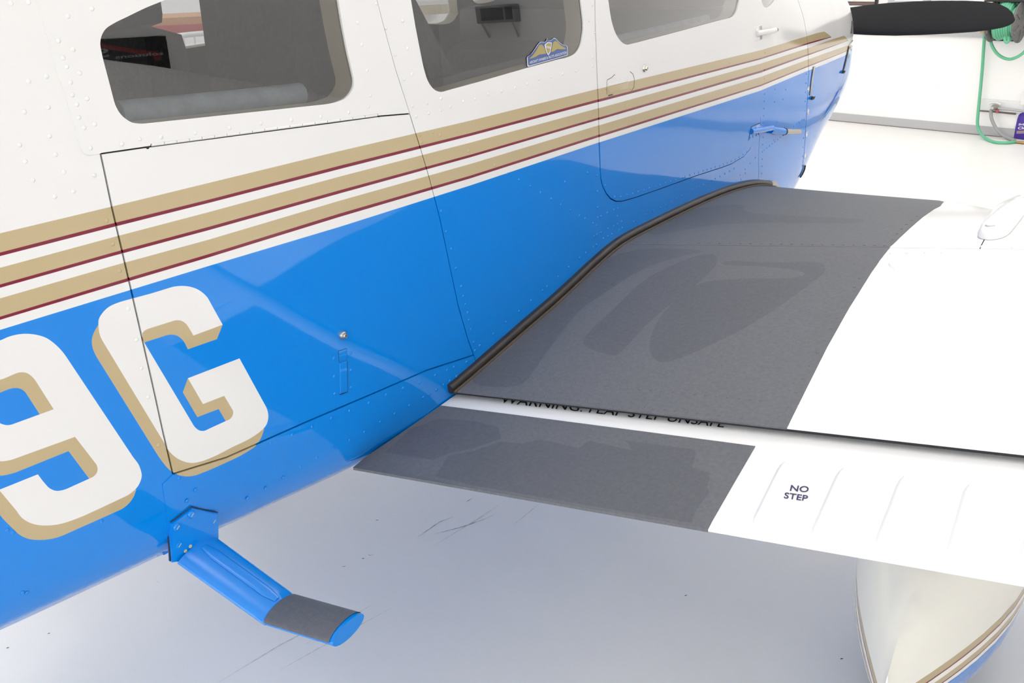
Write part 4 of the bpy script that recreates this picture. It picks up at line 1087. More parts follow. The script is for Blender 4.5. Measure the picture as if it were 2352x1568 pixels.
# ------------------------------------------------------------------ propeller
HUB = np.array([X0, 4.72, 1.235])
prop = disc_obj('propeller', HUB, (0, 1, 0), [(.16, -.12), (.165, -.10), (.165, .0), (.15, .10), (.115, .19), (.06, .26), (.012, .285)], 'wing_white', plane, 32)
prop['label'] = 'black two-blade propeller on a white spinner'
topl = np.array([at_y(*p, 4.74) for p in [(1905, 33), (1950, 17.5), (1985, 12.5), (2040, 6.5), (2100, 3), (2160, 1.2), (2215, 1.2), (2260, 3.2), (2295, 8), (2316, 18), (2328, 30), (2333, 45)]])
botl = np.array([at_y(*p, 4.74) for p in [(1905, 70), (1950, 76.5), (2000, 79.5), (2060, 81), (2120, 79.5), (2180, 76.5), (2240, 72.5), (2280, 67.5), (2306, 62.5), (2320, 57.5), (2330, 51), (2333, 45)]])
def blade(sgn, name):
    x0_ = max(topl[0][0], botl[0][0]); ox = x0_ + (topl[-1][0] - x0_) * np.sin(np.linspace(0, math.pi / 2, 44))
    zt_, zb_ = np.interp(ox, topl[:, 0], topl[:, 2]), np.interp(ox, botl[:, 0], botl[:, 2])
    r = ox - HUB[0]; V, Fc = [], []
    root = [(.10, .075), (.20, .085), (.30, .105)]
    st = [(a, HUB[2] + b * .5, HUB[2] - b * .5) for a, b in root if a < r[0] - .03] + [(a, t, b) for a, t, b in zip(r, zt_, zb_)]
    for a, t, b in st:
        tw = math.radians(np.interp(a, [.1, .3, .6, .95], [50, 34, 20, 12])); c = max((t - b) / 2, .001); m_ = (t + b) / 2
        for s in np.linspace(0, 2 * math.pi, 16, endpoint=False):
            zz, yy = math.cos(s) * c, math.sin(s) * max(.008, .02 - .014 * a) * (c / .09 + .12) * (1 - .3 * math.cos(s)) + math.cos(s) * c * math.tan(tw) * .5
            V.append((HUB[0] + sgn * a, HUB[1] + yy, (m_ if sgn > 0 else 2 * HUB[2] - m_) + sgn * zz))
    for i in range(len(st) - 1): Fc += [(i * 16 + k, i * 16 + (k + 1) % 16, (i + 1) * 16 + (k + 1) % 16, (i + 1) * 16 + k) for k in range(16)]
    Fc += [tuple(range(16)), tuple((len(st) - 1) * 16 + k for k in range(16))]
    bm = bmesh.new(); vs = [bm.verts.new(v) for v in V]
    for f in Fc: bm.faces.new([vs[k] for k in f])
    return bm_obj(name, bm, 'prop_black', prop, smooth=True, auto=60)
blade(1, 'blade'); blade(-1, 'blade')

# ------------------------------------------------------------------ boarding step
step = empty('boarding_step_mount', (0, 0, 0), '', '') if False else None
SP = [(389.5, 1199), (438, 1163.5), (498, 1176), (503, 1236), (497, 1250), (488, 1258), (440, 1282), (414, 1289), (396, 1292)]
q = fus_px(np.array(SP[:4] + [(503, 1236)], float))
yA = at_x(396, 1292, -1.062)
def on_side(px, py): return on_plane(px, py, np.array([.993, -.115, 0.0]), np.array([.993, -.115, 0.0]) @ (fpt(440, 1205)[0]) + .004)
SPX = [on_side(*p) for p in SP]
for k in range(3):
    x, n_ = fpt(*SP[k]); SPX[k] = x + n_ * .005
ns = np.array([.993, -.115, 0.0])
bm = bmesh.new()
f1 = [bm.verts.new(p) for p in SPX]; f2 = [bm.verts.new(p - ns * .010) for p in SPX]
bm.faces.new(f1); bm.faces.new(f2[::-1])
for k in range(len(SPX)): bm.faces.new((f1[k], f2[k], f2[(k + 1) % len(SPX)], f1[(k + 1) % len(SPX)]))
bmesh.ops.bevel(bm, geom=[e for e in bm.edges if e.verts[0] in f1 and e.verts[1] in f1], offset=.0012, segments=2, affect='EDGES')
step = bm_obj('boarding_step', bm, 'blue_paint', plane, smooth=True, auto=35); step['label'] = 'blue boarding step with a black tread'
for a, b in ((401, 1207), (434, 1178), (485, 1193), (410, 1250)):
    x = on_side(a, b) if b > 1230 else fpt(a, b)[0] + ns * .005; t = np.array([0, .8, .6])
    k = disc_obj('screw', x, ns, [(.0062, -.001), (.006, .0016), (.0045, .0034), (.002, .0036)], 'blue_paint', step, 12)
    box_obj('screw_slot', x + ns * .0035, t * .0032, np.cross(ns, t) * .0006, ns * .0004, 'tan_trim', k)
for a, b in ((437, 1254), (426, 1265)): disc_obj('worn_rivet', on_side(a, b), ns, [(.003, -.001), (.0028, .0008), (.001, .0012)], 'tan_trim', step, 8)
gl = [on_side(388.5, 1201), on_side(391, 1240), on_side(394.5, 1290)]
tube_obj('step_gap', np.array(gl) - ns * .004, .0013, 'dark_gap', step, seg=6)
tube_obj('step_gap', np.array([fpt(389, 1198)[0], fpt(437.5, 1162)[0], fpt(498, 1175)[0]]) + ns * .0022, .0007, 'rubber', step, seg=6)
# flat oval strut: down and out, then level under the tread
yS = .835
c0 = on_side(452, 1262) - ns * .004; c1 = at_y(641, 1399, yS); c2 = at_y(801, 1446, yS)
A0 = at_y(606, 1418, yS - .03); A1 = at_y(672, 1382, yS + .03)
print('step', c0, c1, c2, A0, A1)
OV = [(math.cos(t) * .30, math.sin(t)) for t in np.linspace(0, 2 * math.pi, 24, endpoint=False)]
def oval(path, w): return path, w
def strut(name, path, wid, m, lo=-9, hi=9, chord=None, thick=.30, seg=28, cap=(True, True), grow=0.0):
    bm = bmesh.new(); rings = []
    path = np.asarray(path, float)
    T = np.gradient(path, axis=0); T /= np.linalg.norm(T, axis=1)[:, None]
    for p, t, w in zip(path, T, wid):
        c = chord - t * (chord @ t); c /= np.linalg.norm(c); u = np.cross(t, c); u *= np.sign(u[2]) if abs(u[2]) > .05 else 1
        ang = np.linspace(lo, hi, seg) if lo > -9 else np.linspace(0, 2 * math.pi, seg, endpoint=False)
        rings.append([bm.verts.new(p + c * math.cos(a) * (w + grow) + u * math.sin(a) * (w * thick + grow)) for a in ang])
    n = len(rings[0]); closed = lo <= -9
    for i in range(len(rings) - 1):
        for j in range(n if closed else n - 1):
            bm.faces.new((rings[i][j], rings[i][(j + 1) % n], rings[i + 1][(j + 1) % n], rings[i + 1][j]))
    if closed:
        if cap[0]: bm.faces.new(rings[0])
        if cap[1]: bm.faces.new(rings[-1])
    return bm_obj(name, bm, m, step, smooth=True, auto=40)
CH = np.array([0.02, 1.0, 0.10]); 
pA = smooth_path([c0, c0 * .5 + c1 * .5, c1], 10)
strut('step_strut', np.r_[pA, [c1 + (c2 - c1) * .04]], np.r_[np.linspace(.0355, .0335, 10), [.0335]], 'blue_satin', chord=CH)
pB = np.array([c1 + (c2 - c1) * k for k in np.linspace(0, 1, 8)])
strut('step_foot', pB, np.full(8, .033), 'blue_satin', chord=CH, thick=.36)
strut('tread', np.array([c1 + (c2 - c1) * k for k in np.linspace(.02, .955, 8)]), np.full(8, .033), 'grip_worn', chord=CH, thick=.36, lo=-.12, hi=math.pi - .16, grow=.0012)['label'] = 'black non-slip tread'
strut('strut_rib', np.array([c0 + (c1 - c0) * k + np.array([0, .003, .0125]) for k in np.linspace(.1, .97, 8)]), np.r_[.005, np.full(6, .009), .005], 'blue_satin', chord=CH, thick=.2)

# ------------------------------------------------------------------ landing gear
def wheel(cx, cy, r, w, tag_, parent):
    prof = [(r * .35, -w * .5), (r * .62, -w * .52), (r * .86, -w * .5), (r * .97, -w * .3), (r, 0), (r * .97, w * .3), (r * .86, w * .5), (r * .62, w * .52), (r * .35, w * .5)]
    return disc_obj('tyre', (cx, cy, r), (1, 0, 0), prof, 'tyre', parent, 30)
PANTS = ['fairing_white', 'gold_paint', 'maroon_paint', 'blue_paint']
def pant(cx, parent):
    """teardrop wheel fairing, sharp tail towards the camera, with wrapped stripes"""
    T0 = 1.455
    ys_ = T0 + np.r_[.0005, .006, .016, .03, .05, .08, .12, .17, .22, .28, .35, .42, .5, .58, .64, .72, .8, .88, .96, 1.03, 1.09, 1.13, 1.155, 1.164]
    V, Fc, M = [], [], []
    for y in ys_:
        q = y - T0; a = math.sin(math.pi / 2 * min(1, q / .60)); fr = math.sqrt(max(0, 1 - max(0, (q - .62) / .545) ** 2.2))
        hw = .165 * a * fr + .002
        zt_ = .365 + (.035 + .22 * math.sin(math.pi / 2 * min(1, q / .55))) * (fr if q > .62 else 1)
        zb_ = .315 - (.005 + .205 * math.sin(math.pi / 2 * min(1, q / .46)) ** 1.2) * (fr if q > .62 else 1)
        ring = []
        zl = [zb_] + [z for z in PZL if zb_ + .002 < z < zt_ - .002]; lv = np.interp(np.linspace(0, 1, len(PZL) + 2), [0, 1], [0, 1])
        full = [min(max(z, zb_), zt_) for z in PZL]
        for s in (-1, 1):
            for z in (full if s < 0 else full[::-1]):
                h = (z - .335) / ((zt_ - .335) if z > .335 else (.335 - zb_)); e = max(0, 1 - abs(h) ** 2.3) ** .5
                V.append((cx + s * hw * e, y, z))
    m = 2 * len(PZL)
    for i in range(len(ys_) - 1):
        for j in range(m):
            jj = (j + 1) % m; Fc.append((i * m + j, i * m + jj, (i + 1) * m + jj, (i + 1) * m + j))
            jl = j if j < len(PZL) else m - 1 - j; kl = jj if jj < len(PZL) else m - 1 - jj
            M.append(PB((PZL[jl] + PZL[kl]) / 2))
    bm = bmesh.new(); vs = [bm.verts.new(v) for v in V]
    for f, k in zip(Fc, M):
        try: fc = bm.faces.new([vs[a] for a in f]); fc.material_index = k
        except ValueError: pass
    bm.faces.new([vs[k] for k in range(m)]); bm.faces.new([vs[(len(ys_) - 1) * m + k] for k in range(m)])
    bmesh.ops.remove_doubles(bm, verts=bm.verts, dist=.0004)
    return bm_obj('wheel_fairing', bm, PANTS, parent, smooth=True, auto=55)
EDGES = [(.285, 3), (.2955, 0), (.2992, 2), (.3135, 1), (.3255, 0), (.3292, 2), (.345, 1), (.70, 0)]
def PB(z):
    for e, k in EDGES:
        if z < e: return k
    return 0
PZL = sorted(set([.10, .104, .112, .125, .145, .17, .20, .24, .285, .2955, .2992, .3135, .3255, .3292, .345, .365, .39, .42, .46, .50, .54, .57, .59, .605, .615, .62]))
GX, GY = -.205, 2.0
for gx0 in (GX, 2 * X0 - GX):
    fair = pant(gx0, plane)
    if gx0 == GX: fair['label'] = 'white wheel fairing with gold stripes and blue belly, below the flap'
    wheel(gx0, GY, .205, .15, '', plane)
    tube_obj('gear_leg', [(gx0, GY, .55), (gx0, GY, .86)], .045, 'wing_white', plane, seg=14)
wheel(X0, 4.0, .18, .13, '', plane); tube_obj('nose_gear_leg', [(X0, 4.0, .30), (X0, 4.02, .8)], .04, 'wing_white', plane, seg=12)

# ------------------------------------------------------------------ cabin
box_obj('cabin_floor', (X0, 2.05, .84), (.40, 0, 0), (0, .85, 0), (0, 0, .02), 'lining', plane)
box_obj('rear_bulkhead', (X0, .40, 1.25), (.39, 0, 0), (0, .02, 0), (0, 0, .45), 'lining', plane)
box_obj('instrument_panel', (X0, 2.92, 1.12), (.49, 0, 0), (0, .05, 0), (0, 0, .26), 'black', plane, bevel=.03)
def seat_px(name, x0, x1, y, ztop, zbot, lean, th, label):
    w = (x1 - x0) / 2; c = (x0 + x1) / 2
    e = seat_box = None
    ax, up_ = np.array([1., 0, 0]), np.array([0, -math.sin(lean), math.cos(lean)]); fw_ = np.cross(up_, ax)
    h = (ztop - zbot) / 2
    bm = bmesh.new(); box_bm(bm, np.array([c, y, zbot + h]) - np.array([0, math.sin(lean) * h, 0]), ax * w, fw_ * th / 2, up_ * h / math.cos(lean), bevel=min(th * .45, w * .4))
    s = bm_obj('seat', bm, 'seat_fabric', plane, smooth=True, auto=50); s['label'] = label
    bm = bmesh.new(); box_bm(bm, np.array([c, y + .24, zbot + .02]), ax * w, (0, .26, 0), (0, 0, .07), bevel=.05)
    bm_obj('seat_cushion', bm, 'seat_fabric', s, smooth=True, auto=50)
    return s, np.array([c, y - 2 * math.sin(lean) * h, ztop]), ax, fw_, up_
yR = 1.30
xl, xr = at_y(449, 60, yR - .065)[0], at_y(735, 40, yR)[0]
xs_a = at_y(447, 120, yR)[0]; xp = at_y(400, 66, yR)[0]
print('seats', xl, xr, xp)
s1 = seat_px('seat', xl, min(xr, X0 + .45), yR, 1.62, .98, .02, .12, 'dark grey rear seat beside the window')
# port rear seat: rounded shoulder below a separate head rest
xq = at_y(446, 132, yR)[0]
s2 = seat_px('seat', X0 - .44, at_y(438, 100, yR + .06)[0], yR + .02, at_y(385, 59, yR + .05)[2], .98, .02, .12, 'dark grey rear seat on the far side with a head rest')
hz0, hz1 = at_y(392, 61, yR + .02)[2], at_y(392, 61, yR + .02)[2] + .24
bm = bmesh.new(); hx = at_y(403, 42, yR + .05)[0]
box_bm(bm, (hx - .32, yR - .02, (hz0 + hz1) / 2), (.32, 0, 0), (0, .05, 0), (0, 0, .12), bevel=.022); bm_obj('head_rest', bm, 'seat_fabric', s2[0], smooth=True, auto=50)
for yy, nm in ((2.15, 'front'),):
    for sg in (-1, 1):
        s = seat_px('seat', X0 + sg * .26 - .22, X0 + sg * .26 + .22, yy, 1.335, .90, .14, .12, f'dark grey front seat on the {"near" if sg > 0 else "far"} side')
# sloping side of the rear seat seen through the middle window
xi = -1.135
a, b, c_, d_ = at_x(955, 0, xi), at_x(1056, 190, xi), at_x(1000, 215, xi), at_x(900, 0, xi)
e_, f_ = at_x(930, -50, xi), at_x(880, -50, xi)
sh = [f_, e_, a, at_x(1005, 95, xi), b, at_x(1075, 225, xi), at_x(985, 225, xi)]
bm = bmesh.new(); fr = [bm.verts.new(p) for p in sh]; bk = [bm.verts.new(p - np.array([.36, 0, 0])) for p in sh]
bm.faces.new(fr); bm.faces.new(bk[::-1])
for k in range(len(sh)): bm.faces.new((fr[k], bk[k], bk[(k + 1) % len(sh)], fr[(k + 1) % len(sh)]))
bmesh.ops.bevel(bm, geom=[e for e in bm.edges], offset=.02, segments=3, affect='EDGES')
bm_obj('seat_back', bm, 'seat_fabric', plane, smooth=True, auto=50)['label'] = 'grey reclined seat back behind the middle window'
# padded ledges inside the windows
def ledge(L, r, par, m='sill_pad'):
    X, N = fpts(L); X = X - N * .050
    bm = bmesh.new(); tube_bm(bm, X, r, 12); bm_obj('window_ledge', bm, m, par, smooth=True, auto=60)
ledge([(322, 268), (440, 255), (600, 238), (742, 220)], .017, PANEL['window_panel'])
ledge([(1004, 205), (1080, 190), (1180, 163), (1270, 139)], .010, PANEL['middle_fuselage_panel'], 'lining')
ledge([(1438, 97), (1520, 78), (1665, 41)], .010, door, 'sill_pad')

# membership decal on the middle window
PANE_LIFT = -.0015
def decal(name, px, m, lift, par):
    q = fus_px(np.array(px, float)); X, N = fus(q)
    t = orient(X + N * lift, tessellate_polygon([[Vector((a, b, 0)) for a, b in q]]), N)
    return mesh_obj(name, X + N * lift, t, m, par, normals=N)
D0 = lambda L: Z(L, 13.07, 1170, 60)
d1 = [(540, 950), (570, 905), (660, 845), (740, 740), (870, 540), (940, 470), (1080, 475), (1125, 430), (1150, 355), (1180, 420), (1215, 440), (1290, 400), (1350, 355), (1400, 365), (1500, 470), (1600, 550), (1680, 580), (1740, 590), (1760, 620), (1768, 760), (1760, 875), (1400, 985), (600, 1215), (565, 1210), (550, 1180)]
cq = np.mean(d1, 0)
dec = decal('membership_decal', D0(d1), 'decal_white', -.0012, PANE[1]); dec['label'] = 'blue and gold winged membership decal'
d2 = [tuple(cq + (np.array(p) - cq) * [.965, .94]) for p in d1]
decal('decal_field', D0(d2), 'decal_blue', -.0006, dec)
decal('decal_wing', D0([(590, 985), (700, 880), (800, 740), (890, 580), (960, 550), (1030, 600), (1080, 720), (1100, 830), (900, 850), (770, 930), (640, 975)]), 'decal_gold', .0, dec)
decal('decal_wing', D0([(1250, 780), (1310, 480), (1380, 440), (1450, 480), (1560, 590), (1700, 660), (1690, 690), (1560, 700), (1430, 690), (1330, 760)]), 'decal_gold', .0, dec)
decal('decal_shield', D0([(1050, 560), (1140, 480), (1270, 490), (1265, 600), (1230, 780), (1165, 880), (1110, 800), (1065, 650)]), 'decal_white', .0003, dec)
decal('decal_shield_field', D0([(1085, 570), (1145, 510), (1245, 515), (1240, 610), (1215, 750), (1165, 845), (1125, 780), (1090, 650)]), 'decal_gold', .0006, dec)
on_fus = lambda px: fus(fus_px(px))
letter('decal_lettering', 'AIRCRAFT OWNERS & PILOTS ASSOCIATION', (1216.0, 147.0), (84.5, -23.6), (.4, 6.2 * -1), on_fus, 'decal_white', dec, .0004, .01)
letter('decal_lettering', 'AOPA', (1253, 110), (11, 3), (0, -6), on_fus, 'decal_white', dec, .0010, .02)
# ------------------------------------------------------------------ things along the front wall
def tube3(name, pts, r, m, parent=None, n=40, seg=10): return tube_obj(name, pts, r, m, parent, seg=seg, n=n)
K = lambda px, py, off: on_wall(px, py, off)
# hose reel: drum on a bracket, the wound hose, a grey flange
rc = K(2314, 50, .24); ax = E1 * .95 + np.array([0, 0, 0]); ax = ax / np.linalg.norm(ax)
reel = empty('hose_reel', rc, 'grey wall hose reel wound with green hose, behind the propeller tip', 'hose reel')
sc = np.linalg.norm(rc - CAM) / FPX           # metres per pixel out there
R0 = 33 * sc
def lathe_axis(name, c, prof, m, par): return disc_obj(name, c, ax, prof, m, par, 28)
lathe_axis('drum', rc, [(R0 * .55, -22 * sc), (R0 * .55, 22 * sc)], 'reel_grey', reel)
c1_ = rc + ax * 24 * sc; c0_ = rc - ax * 28 * sc
for c in (c0_, c1_):
    lathe_axis('flange', c, [(R0 * .35, -.010), (R0 * 1.12, -.012), (R0 * 1.2, -.002), (R0 * 1.2, .006), (R0 * 1.1, .012), (R0 * .5, .012), (R0 * .35, .02)], 'reel_grey', reel)
    for k in range(6):
        t = k * math.pi / 3; dv = np.array([0, 0, math.cos(t)]) + E2 * math.sin(t)
        box_obj('spoke', c + dv * R0 * .8 + ax * .014, dv * R0 * .35, np.cross(ax, dv) * .012, ax * .006, 'reel_grey', reel)
b2 = E2 - ax * (E2 @ ax); b2 /= np.linalg.norm(b2)
hp = []; turns = 9
for k in range(turns * 22):
    t = 2 * math.pi * k / 22; f = k / (turns * 22)
    hp.append(rc + ax * ((f * 2 - 1) * 19 * sc) + (np.array([0, 0, 1]) * math.cos(t) + b2 * math.sin(t)) * (R0 * (.86 + .08 * math.sin(k * .13))))
HR = 2.9 * sc
bm = bmesh.new(); tube_bm(bm, hp, HR, 8); bm_obj('wound_hose', bm, 'hose_green', reel, smooth=True)
hp = []
for k in range(6 * 22):
    t = 2 * math.pi * k / 22; f = k / (6 * 22)
    hp.append(rc + ax * (13 * sc - f * 26 * sc) + (np.array([0, 0, 1]) * math.cos(t) + b2 * math.sin(t)) * (R0 * 1.02 + .012 * math.sin(k * .31)))
bm = bmesh.new(); tube_bm(bm, hp, HR, 8); bm_obj('wound_hose', bm, 'hose_green', reel, smooth=True)
tube3('hanging_loop', [K(2308, 86, .36), K(2309, 95, .38), K(2312, 98, .38), K(2316, 94, .37), K(2317, 84, .35)], HR * .95, 'hose_green', reel, 16)
box_obj('bracket', (rc + K(2314, 50, 0.02)) / 2 + np.array([0, 0, -.02]), ax * .05, E2 * .11, np.array([0, 0, .03]), 'black', reel)
box_obj('wall_plate', K(2314, 50, .012), E1 * .10, E2 * .010, np.array([0, 0, .16]), 'black', reel)
tube3('swivel', [rc - ax * 30 * sc, rc - ax * 34 * sc, rc - ax * 36 * sc - np.array([0, 0, .05])], .022, 'black', reel, 10)
box_obj('swivel_arm', K(2274, 76, .22), E1 * .035, E2 * .03, np.array([0, 0, .045]), 'black', reel, bevel=.01)
# leader hose hanging in a bight from the reel
tube3('leader_hose', [K(2272, 66, .22), K(2274, 88, .22), K(2280, 108, .23), K(2290, 123, .24), K(2305, 133, .25), K(2320, 136, .25), K(2336, 131, .24), K(2352, 120, .22), K(2366, 100, .18), K(2372, 70, .10)], HR * 1.05, 'hose_green', reel)
# the long hose going down to the floor
zf = HR * 1.0
def on_floor(px, py, z=zf): return at_z(px, py, z)
p_end = on_floor(2332, 326)
hz = tube3('hose', [K(2262.5, 68, .07), K(2260, 100, .07), K(2256, 160, .07), K(2250, 225, .08), K(2246, 265, .10), K(2245, 285, .13), K(2248, 298, .17), on_floor(2257, 312, zf + .02), on_floor(2270, 321), on_floor(2288, 327), on_floor(2310, 328), p_end], HR * 1.1, 'hose_green', None, 70)
tag(hz, 'long green hose dropping down the white wall to the floor', 'hose')
box_obj('wall_outlet', K(2262.5, 66, .05), E1 * .022, E2 * .05, np.array([0, 0, .03]), 'brass', hz, bevel=.006)
bm = bmesh.new(); tube_bm(bm, [p_end, p_end + E1 * .05, p_end + E1 * .055, p_end + E1 * .11, p_end + E1 * .20], [zf * .9, zf * .9, zf * 1.0, zf * 1.0, zf * .8], 10)
bm_obj('coupling', bm, 'brass', hz, smooth=True, auto=40)
# wall pipe with a tap, and the grey hose hanging from it
tp = K(2284, 247, .07)
tapo = empty('water_tap', tp, 'small grey tap on a thin pipe along the white wall', 'tap')
tube3('pipe', [K(2287, 248, .06), K(2320, 251.5, .06), K(2352, 255.5, .06), K(2420, 263, .06)], .011, 'base_grey', tapo, 8, 8)
disc_obj('tap_body', tp, E2, [(.012, .04), (.026, .03), (.03, 0), (.02, -.03), (.012, -.05)], 'steel', tapo, 14)
tube3('handle', [tp + np.array([0, 0, .03]) - E1 * .05, tp + np.array([0, 0, .045]), tp + np.array([0, 0, .03]) + E1 * .05], .008, 'board_white', tapo, 8, 8)
box_obj('red_washer', tp + E1 * .03 + np.array([0, 0, -.03]), E1 * .010, E2 * .010, np.array([0, 0, .016]), 'red_band', tapo, bevel=.004)
tube3('clip', [K(2284, 247, .07), K(2284, 247, .005)], .01, 'steel', tapo, 4, 8)
gp = on_floor(2331, 322.5, .012)
tube3('tap_hose', [tp - np.array([0, 0, .02]) - E1 * .02, K(2276, 257, .09), K(2277, 270, .10), K(2282, 284, .11), K(2291, 299, .12), K(2304, 311, .13), K(2318, 318, .15), gp], .015, 'hose_grey', tapo, 40)['label'] = 'grey hose curving down to the floor'
# cable under the low board
tag(tube3('cable', [K(2249.5, 253.6, .012), K(2290, 257, .012), K(2318, 260, .012), K(2333, 261.6, .012)], .008, 'cable_brown', None, 10, 6), 'thin brown cable along the low board on the wall', 'cable')
box_obj('wall_scuff', K(2152, 199, .0), E1 * .035 + np.array([0, 0, .02]), E2 * .0015, np.array([0, 0, .004]), 'board_white', bpy.data.objects['wall_front'])
ps = K(2351, 224, .03)
tag(box_obj('junction_box', ps + E1 * .06, E1 * .07, E2 * .03, np.array([0, 0, .06]), 'board_white', bevel=.006), 'white junction box on the low wall board at the picture edge', 'box')
# purple detergent jug
j0 = at_z(2341, 318, 0); jx = E1 * .95 - E2 * .1; jx /= np.linalg.norm(jx); jy = np.cross([0, 0, 1.0], jx)
sj = np.linalg.norm(j0 - CAM) / FPX
JH = 59 * sj * 1.03; JW = 42 * sj
jc = at_z(2344, 320.0, 0) + jx * JW * .08 + jy * .055
jug = empty('detergent_jug', jc, 'purple plastic jug with a black cap standing against the wall', 'jug')
bm = bmesh.new(); rings = []
for h, w, d, o in ((0, .92, .9, 0), (.02, 1, 1, 0), (.35, .98, 1, 0), (.62, .93, .95, 0), (.74, .86, .88, -.02), (.84, .66, .7, -.06), (.91, .36, .45, -.14), (.93, .22, .3, -.2), (.97, .20, .28, -.2)):
    rings.append([bm.verts.new(jc + jx * (JW / 2 * (w * np.sign(math.cos(t)) * abs(math.cos(t)) ** .6 + o)) + jy * (.06 * d * np.sign(math.sin(t)) * abs(math.sin(t)) ** .6) + np.array([0, 0, h * JH])) for t in np.linspace(0, 2 * math.pi, 20, endpoint=False)])
for i in range(len(rings) - 1):
    for k in range(20): bm.faces.new((rings[i][k], rings[i][(k + 1) % 20], rings[i + 1][(k + 1) % 20], rings[i + 1][k]))
bm.faces.new(rings[0]); bm.faces.new(rings[-1])
bm_obj('body', bm, 'jug_purple', jug, smooth=True, auto=50)
tube3('handle', [jc + jx * JW * .02 + np.array([0, 0, JH * .90]), jc + jx * JW * .22 + np.array([0, 0, JH * .96]), jc + jx * JW * .40 + np.array([0, 0, JH * .90]), jc + jx * JW * .44 + np.array([0, 0, JH * .72])], .014, 'jug_purple', jug, 12, 8)
disc_obj('cap', jc - jx * JW * .10 + np.array([0, 0, JH * .955]), (0, 0, 1), [(.021, 0), (.022, .004), (.022, .036), (.018, .04)], 'black', jug, 16)
jf = jc - jy * .0635
def jug_quad(name, u0, u1, z0, z1, sk, m, l=0):
    pts = [jf - jy * l + jx * JW * u + np.array([0, 0, JH * (z + sk * u)]) for u, z in ((u0, z0), (u1, z0), (u1, z1), (u0, z1))]
    return mesh_obj(name, pts, [(0, 1, 2, 3)], m, jug)
jug_quad('label_band', -.30, .38, .20, .30, .10, 'jug_tan')
def jug_text(s, u0, u1, z0, z1, sk):
    V, Fc = text_mesh(s, .03)
    mesh_obj('label_lettering', [jf - jy * .002 + jx * JW * (u0 + (u1 - u0) * a) + np.array([0, 0, JH * (z0 + (z1 - z0) * b + sk * (u0 + (u1 - u0) * a))]) for a, b in V], Fc, 'jug_white', jug)
jug_text('Super', -.26, .30, .46, .55, .16); jug_text('Clean', -.26, .34, .34, .43, .10)
# shelf with odds and ends above the reel
sp = K(2330, 1.5, .16)
sz = sp[2]
us = sp @ E1
shelf = box_obj('wall_shelf', room(us + .38, WALL_F - .15, sz), E1 * (.38 + 46 * sc), E2 * .15, np.array([0, 0, .007]), 'black', bevel=.004)
tag(shelf, 'dark wall shelf above the hose reel', 'shelf')
for u, w, h, m, lb in ((-.12, .05, .12, 'decal_gold', 'yellow box on the dark wall shelf'), (.02, .06, .10, 'hose_green', 'green box on the dark wall shelf'), (-.22, .035, .14, 'red_band', 'red can on the dark wall shelf')):
    c = room(us + u, WALL_F - .15, sz + .007 + h)
    if 'can' in lb:
        o = disc_obj('can', c - np.array([0, 0, h]), (0, 0, 1), [(w * .9, 0), (w, .006), (w, h * 1.6), (w * .7, h * 1.7), (w * .3, h * 1.72), (w * .3, h * 1.95)], m, None, 18)
    else: o = box_obj('box', c, E1 * w, E2 * .06, np.array([0, 0, h]), m, bevel=.004)
    tag(o, lb, 'can' if 'can' in lb else 'box')
# louvred panel and window seen over the propeller
l0, l1 = K(1938, 24, 0), K(2004, 24, 0); lz = l0[2]
lv = empty('louvre_vent', room((l0 @ E1 + l1 @ E1) / 2, WALL_F, lz), 'brown louvred wall vent behind the propeller root', 'vent')
wv = (l1 @ E1 - l0 @ E1) / 2 + .1; cv = (l0 @ E1 + l1 @ E1) / 2 - .05
box_obj('backing', room(cv, WALL_F - .012, lz + .32), E1 * wv, E2 * .012, np.array([0, 0, .34]), 'rubber', lv)
for k in range(9):
    box_obj('slat', room(cv, WALL_F - .035, lz + .03 + k * .072), E1 * (wv - .02), E2 * .006 + np.array([0, 0, .012]), np.array([0, 0, .006]) - E2 * .004, 'tan_band' if False else 'fairing_white', lv)
    box_obj('slat', room(cv, WALL_F - .03, lz + .066 + k * .072), E1 * (wv - .02), E2 * .005 + np.array([0, 0, .010]), np.array([0, 0, .006]) - E2 * .004, 'cable_brown', lv)
# a wall window whose lower rail shows just above the blade
a_, b_ = K(2058, 1, 0), K(2123, 1, 0); wz = a_[2]
m = mat('window_sky', (0.55, 0.85, 1.0, 1), .2, emit=(0.65, 0.9, 1.0, 1.6))
win = struct(box_obj('window_1', room((a_ @ E1 + b_ @ E1) / 2, WALL_F - .012, wz + .45), E1 * (b_ @ E1 - a_ @ E1) / 2, E2 * .010, np.array([0, 0, .45]), 'window_sky'))
for s in (-1, 1): box_obj('window_frame', room((a_ @ E1 + b_ @ E1) / 2 + s * ((b_ @ E1 - a_ @ E1) / 2 + .03), WALL_F - .02, wz + .43), E1 * .03, E2 * .02, np.array([0, 0, .5]), 'base_grey', win)
for s in (-1, 1): box_obj('window_frame', room((a_ @ E1 + b_ @ E1) / 2, WALL_F - .02, wz + .45 + s * .48), E1 * (b_ @ E1 - a_ @ E1) / 2, E2 * .02, np.array([0, 0, .03]), 'base_grey', win)

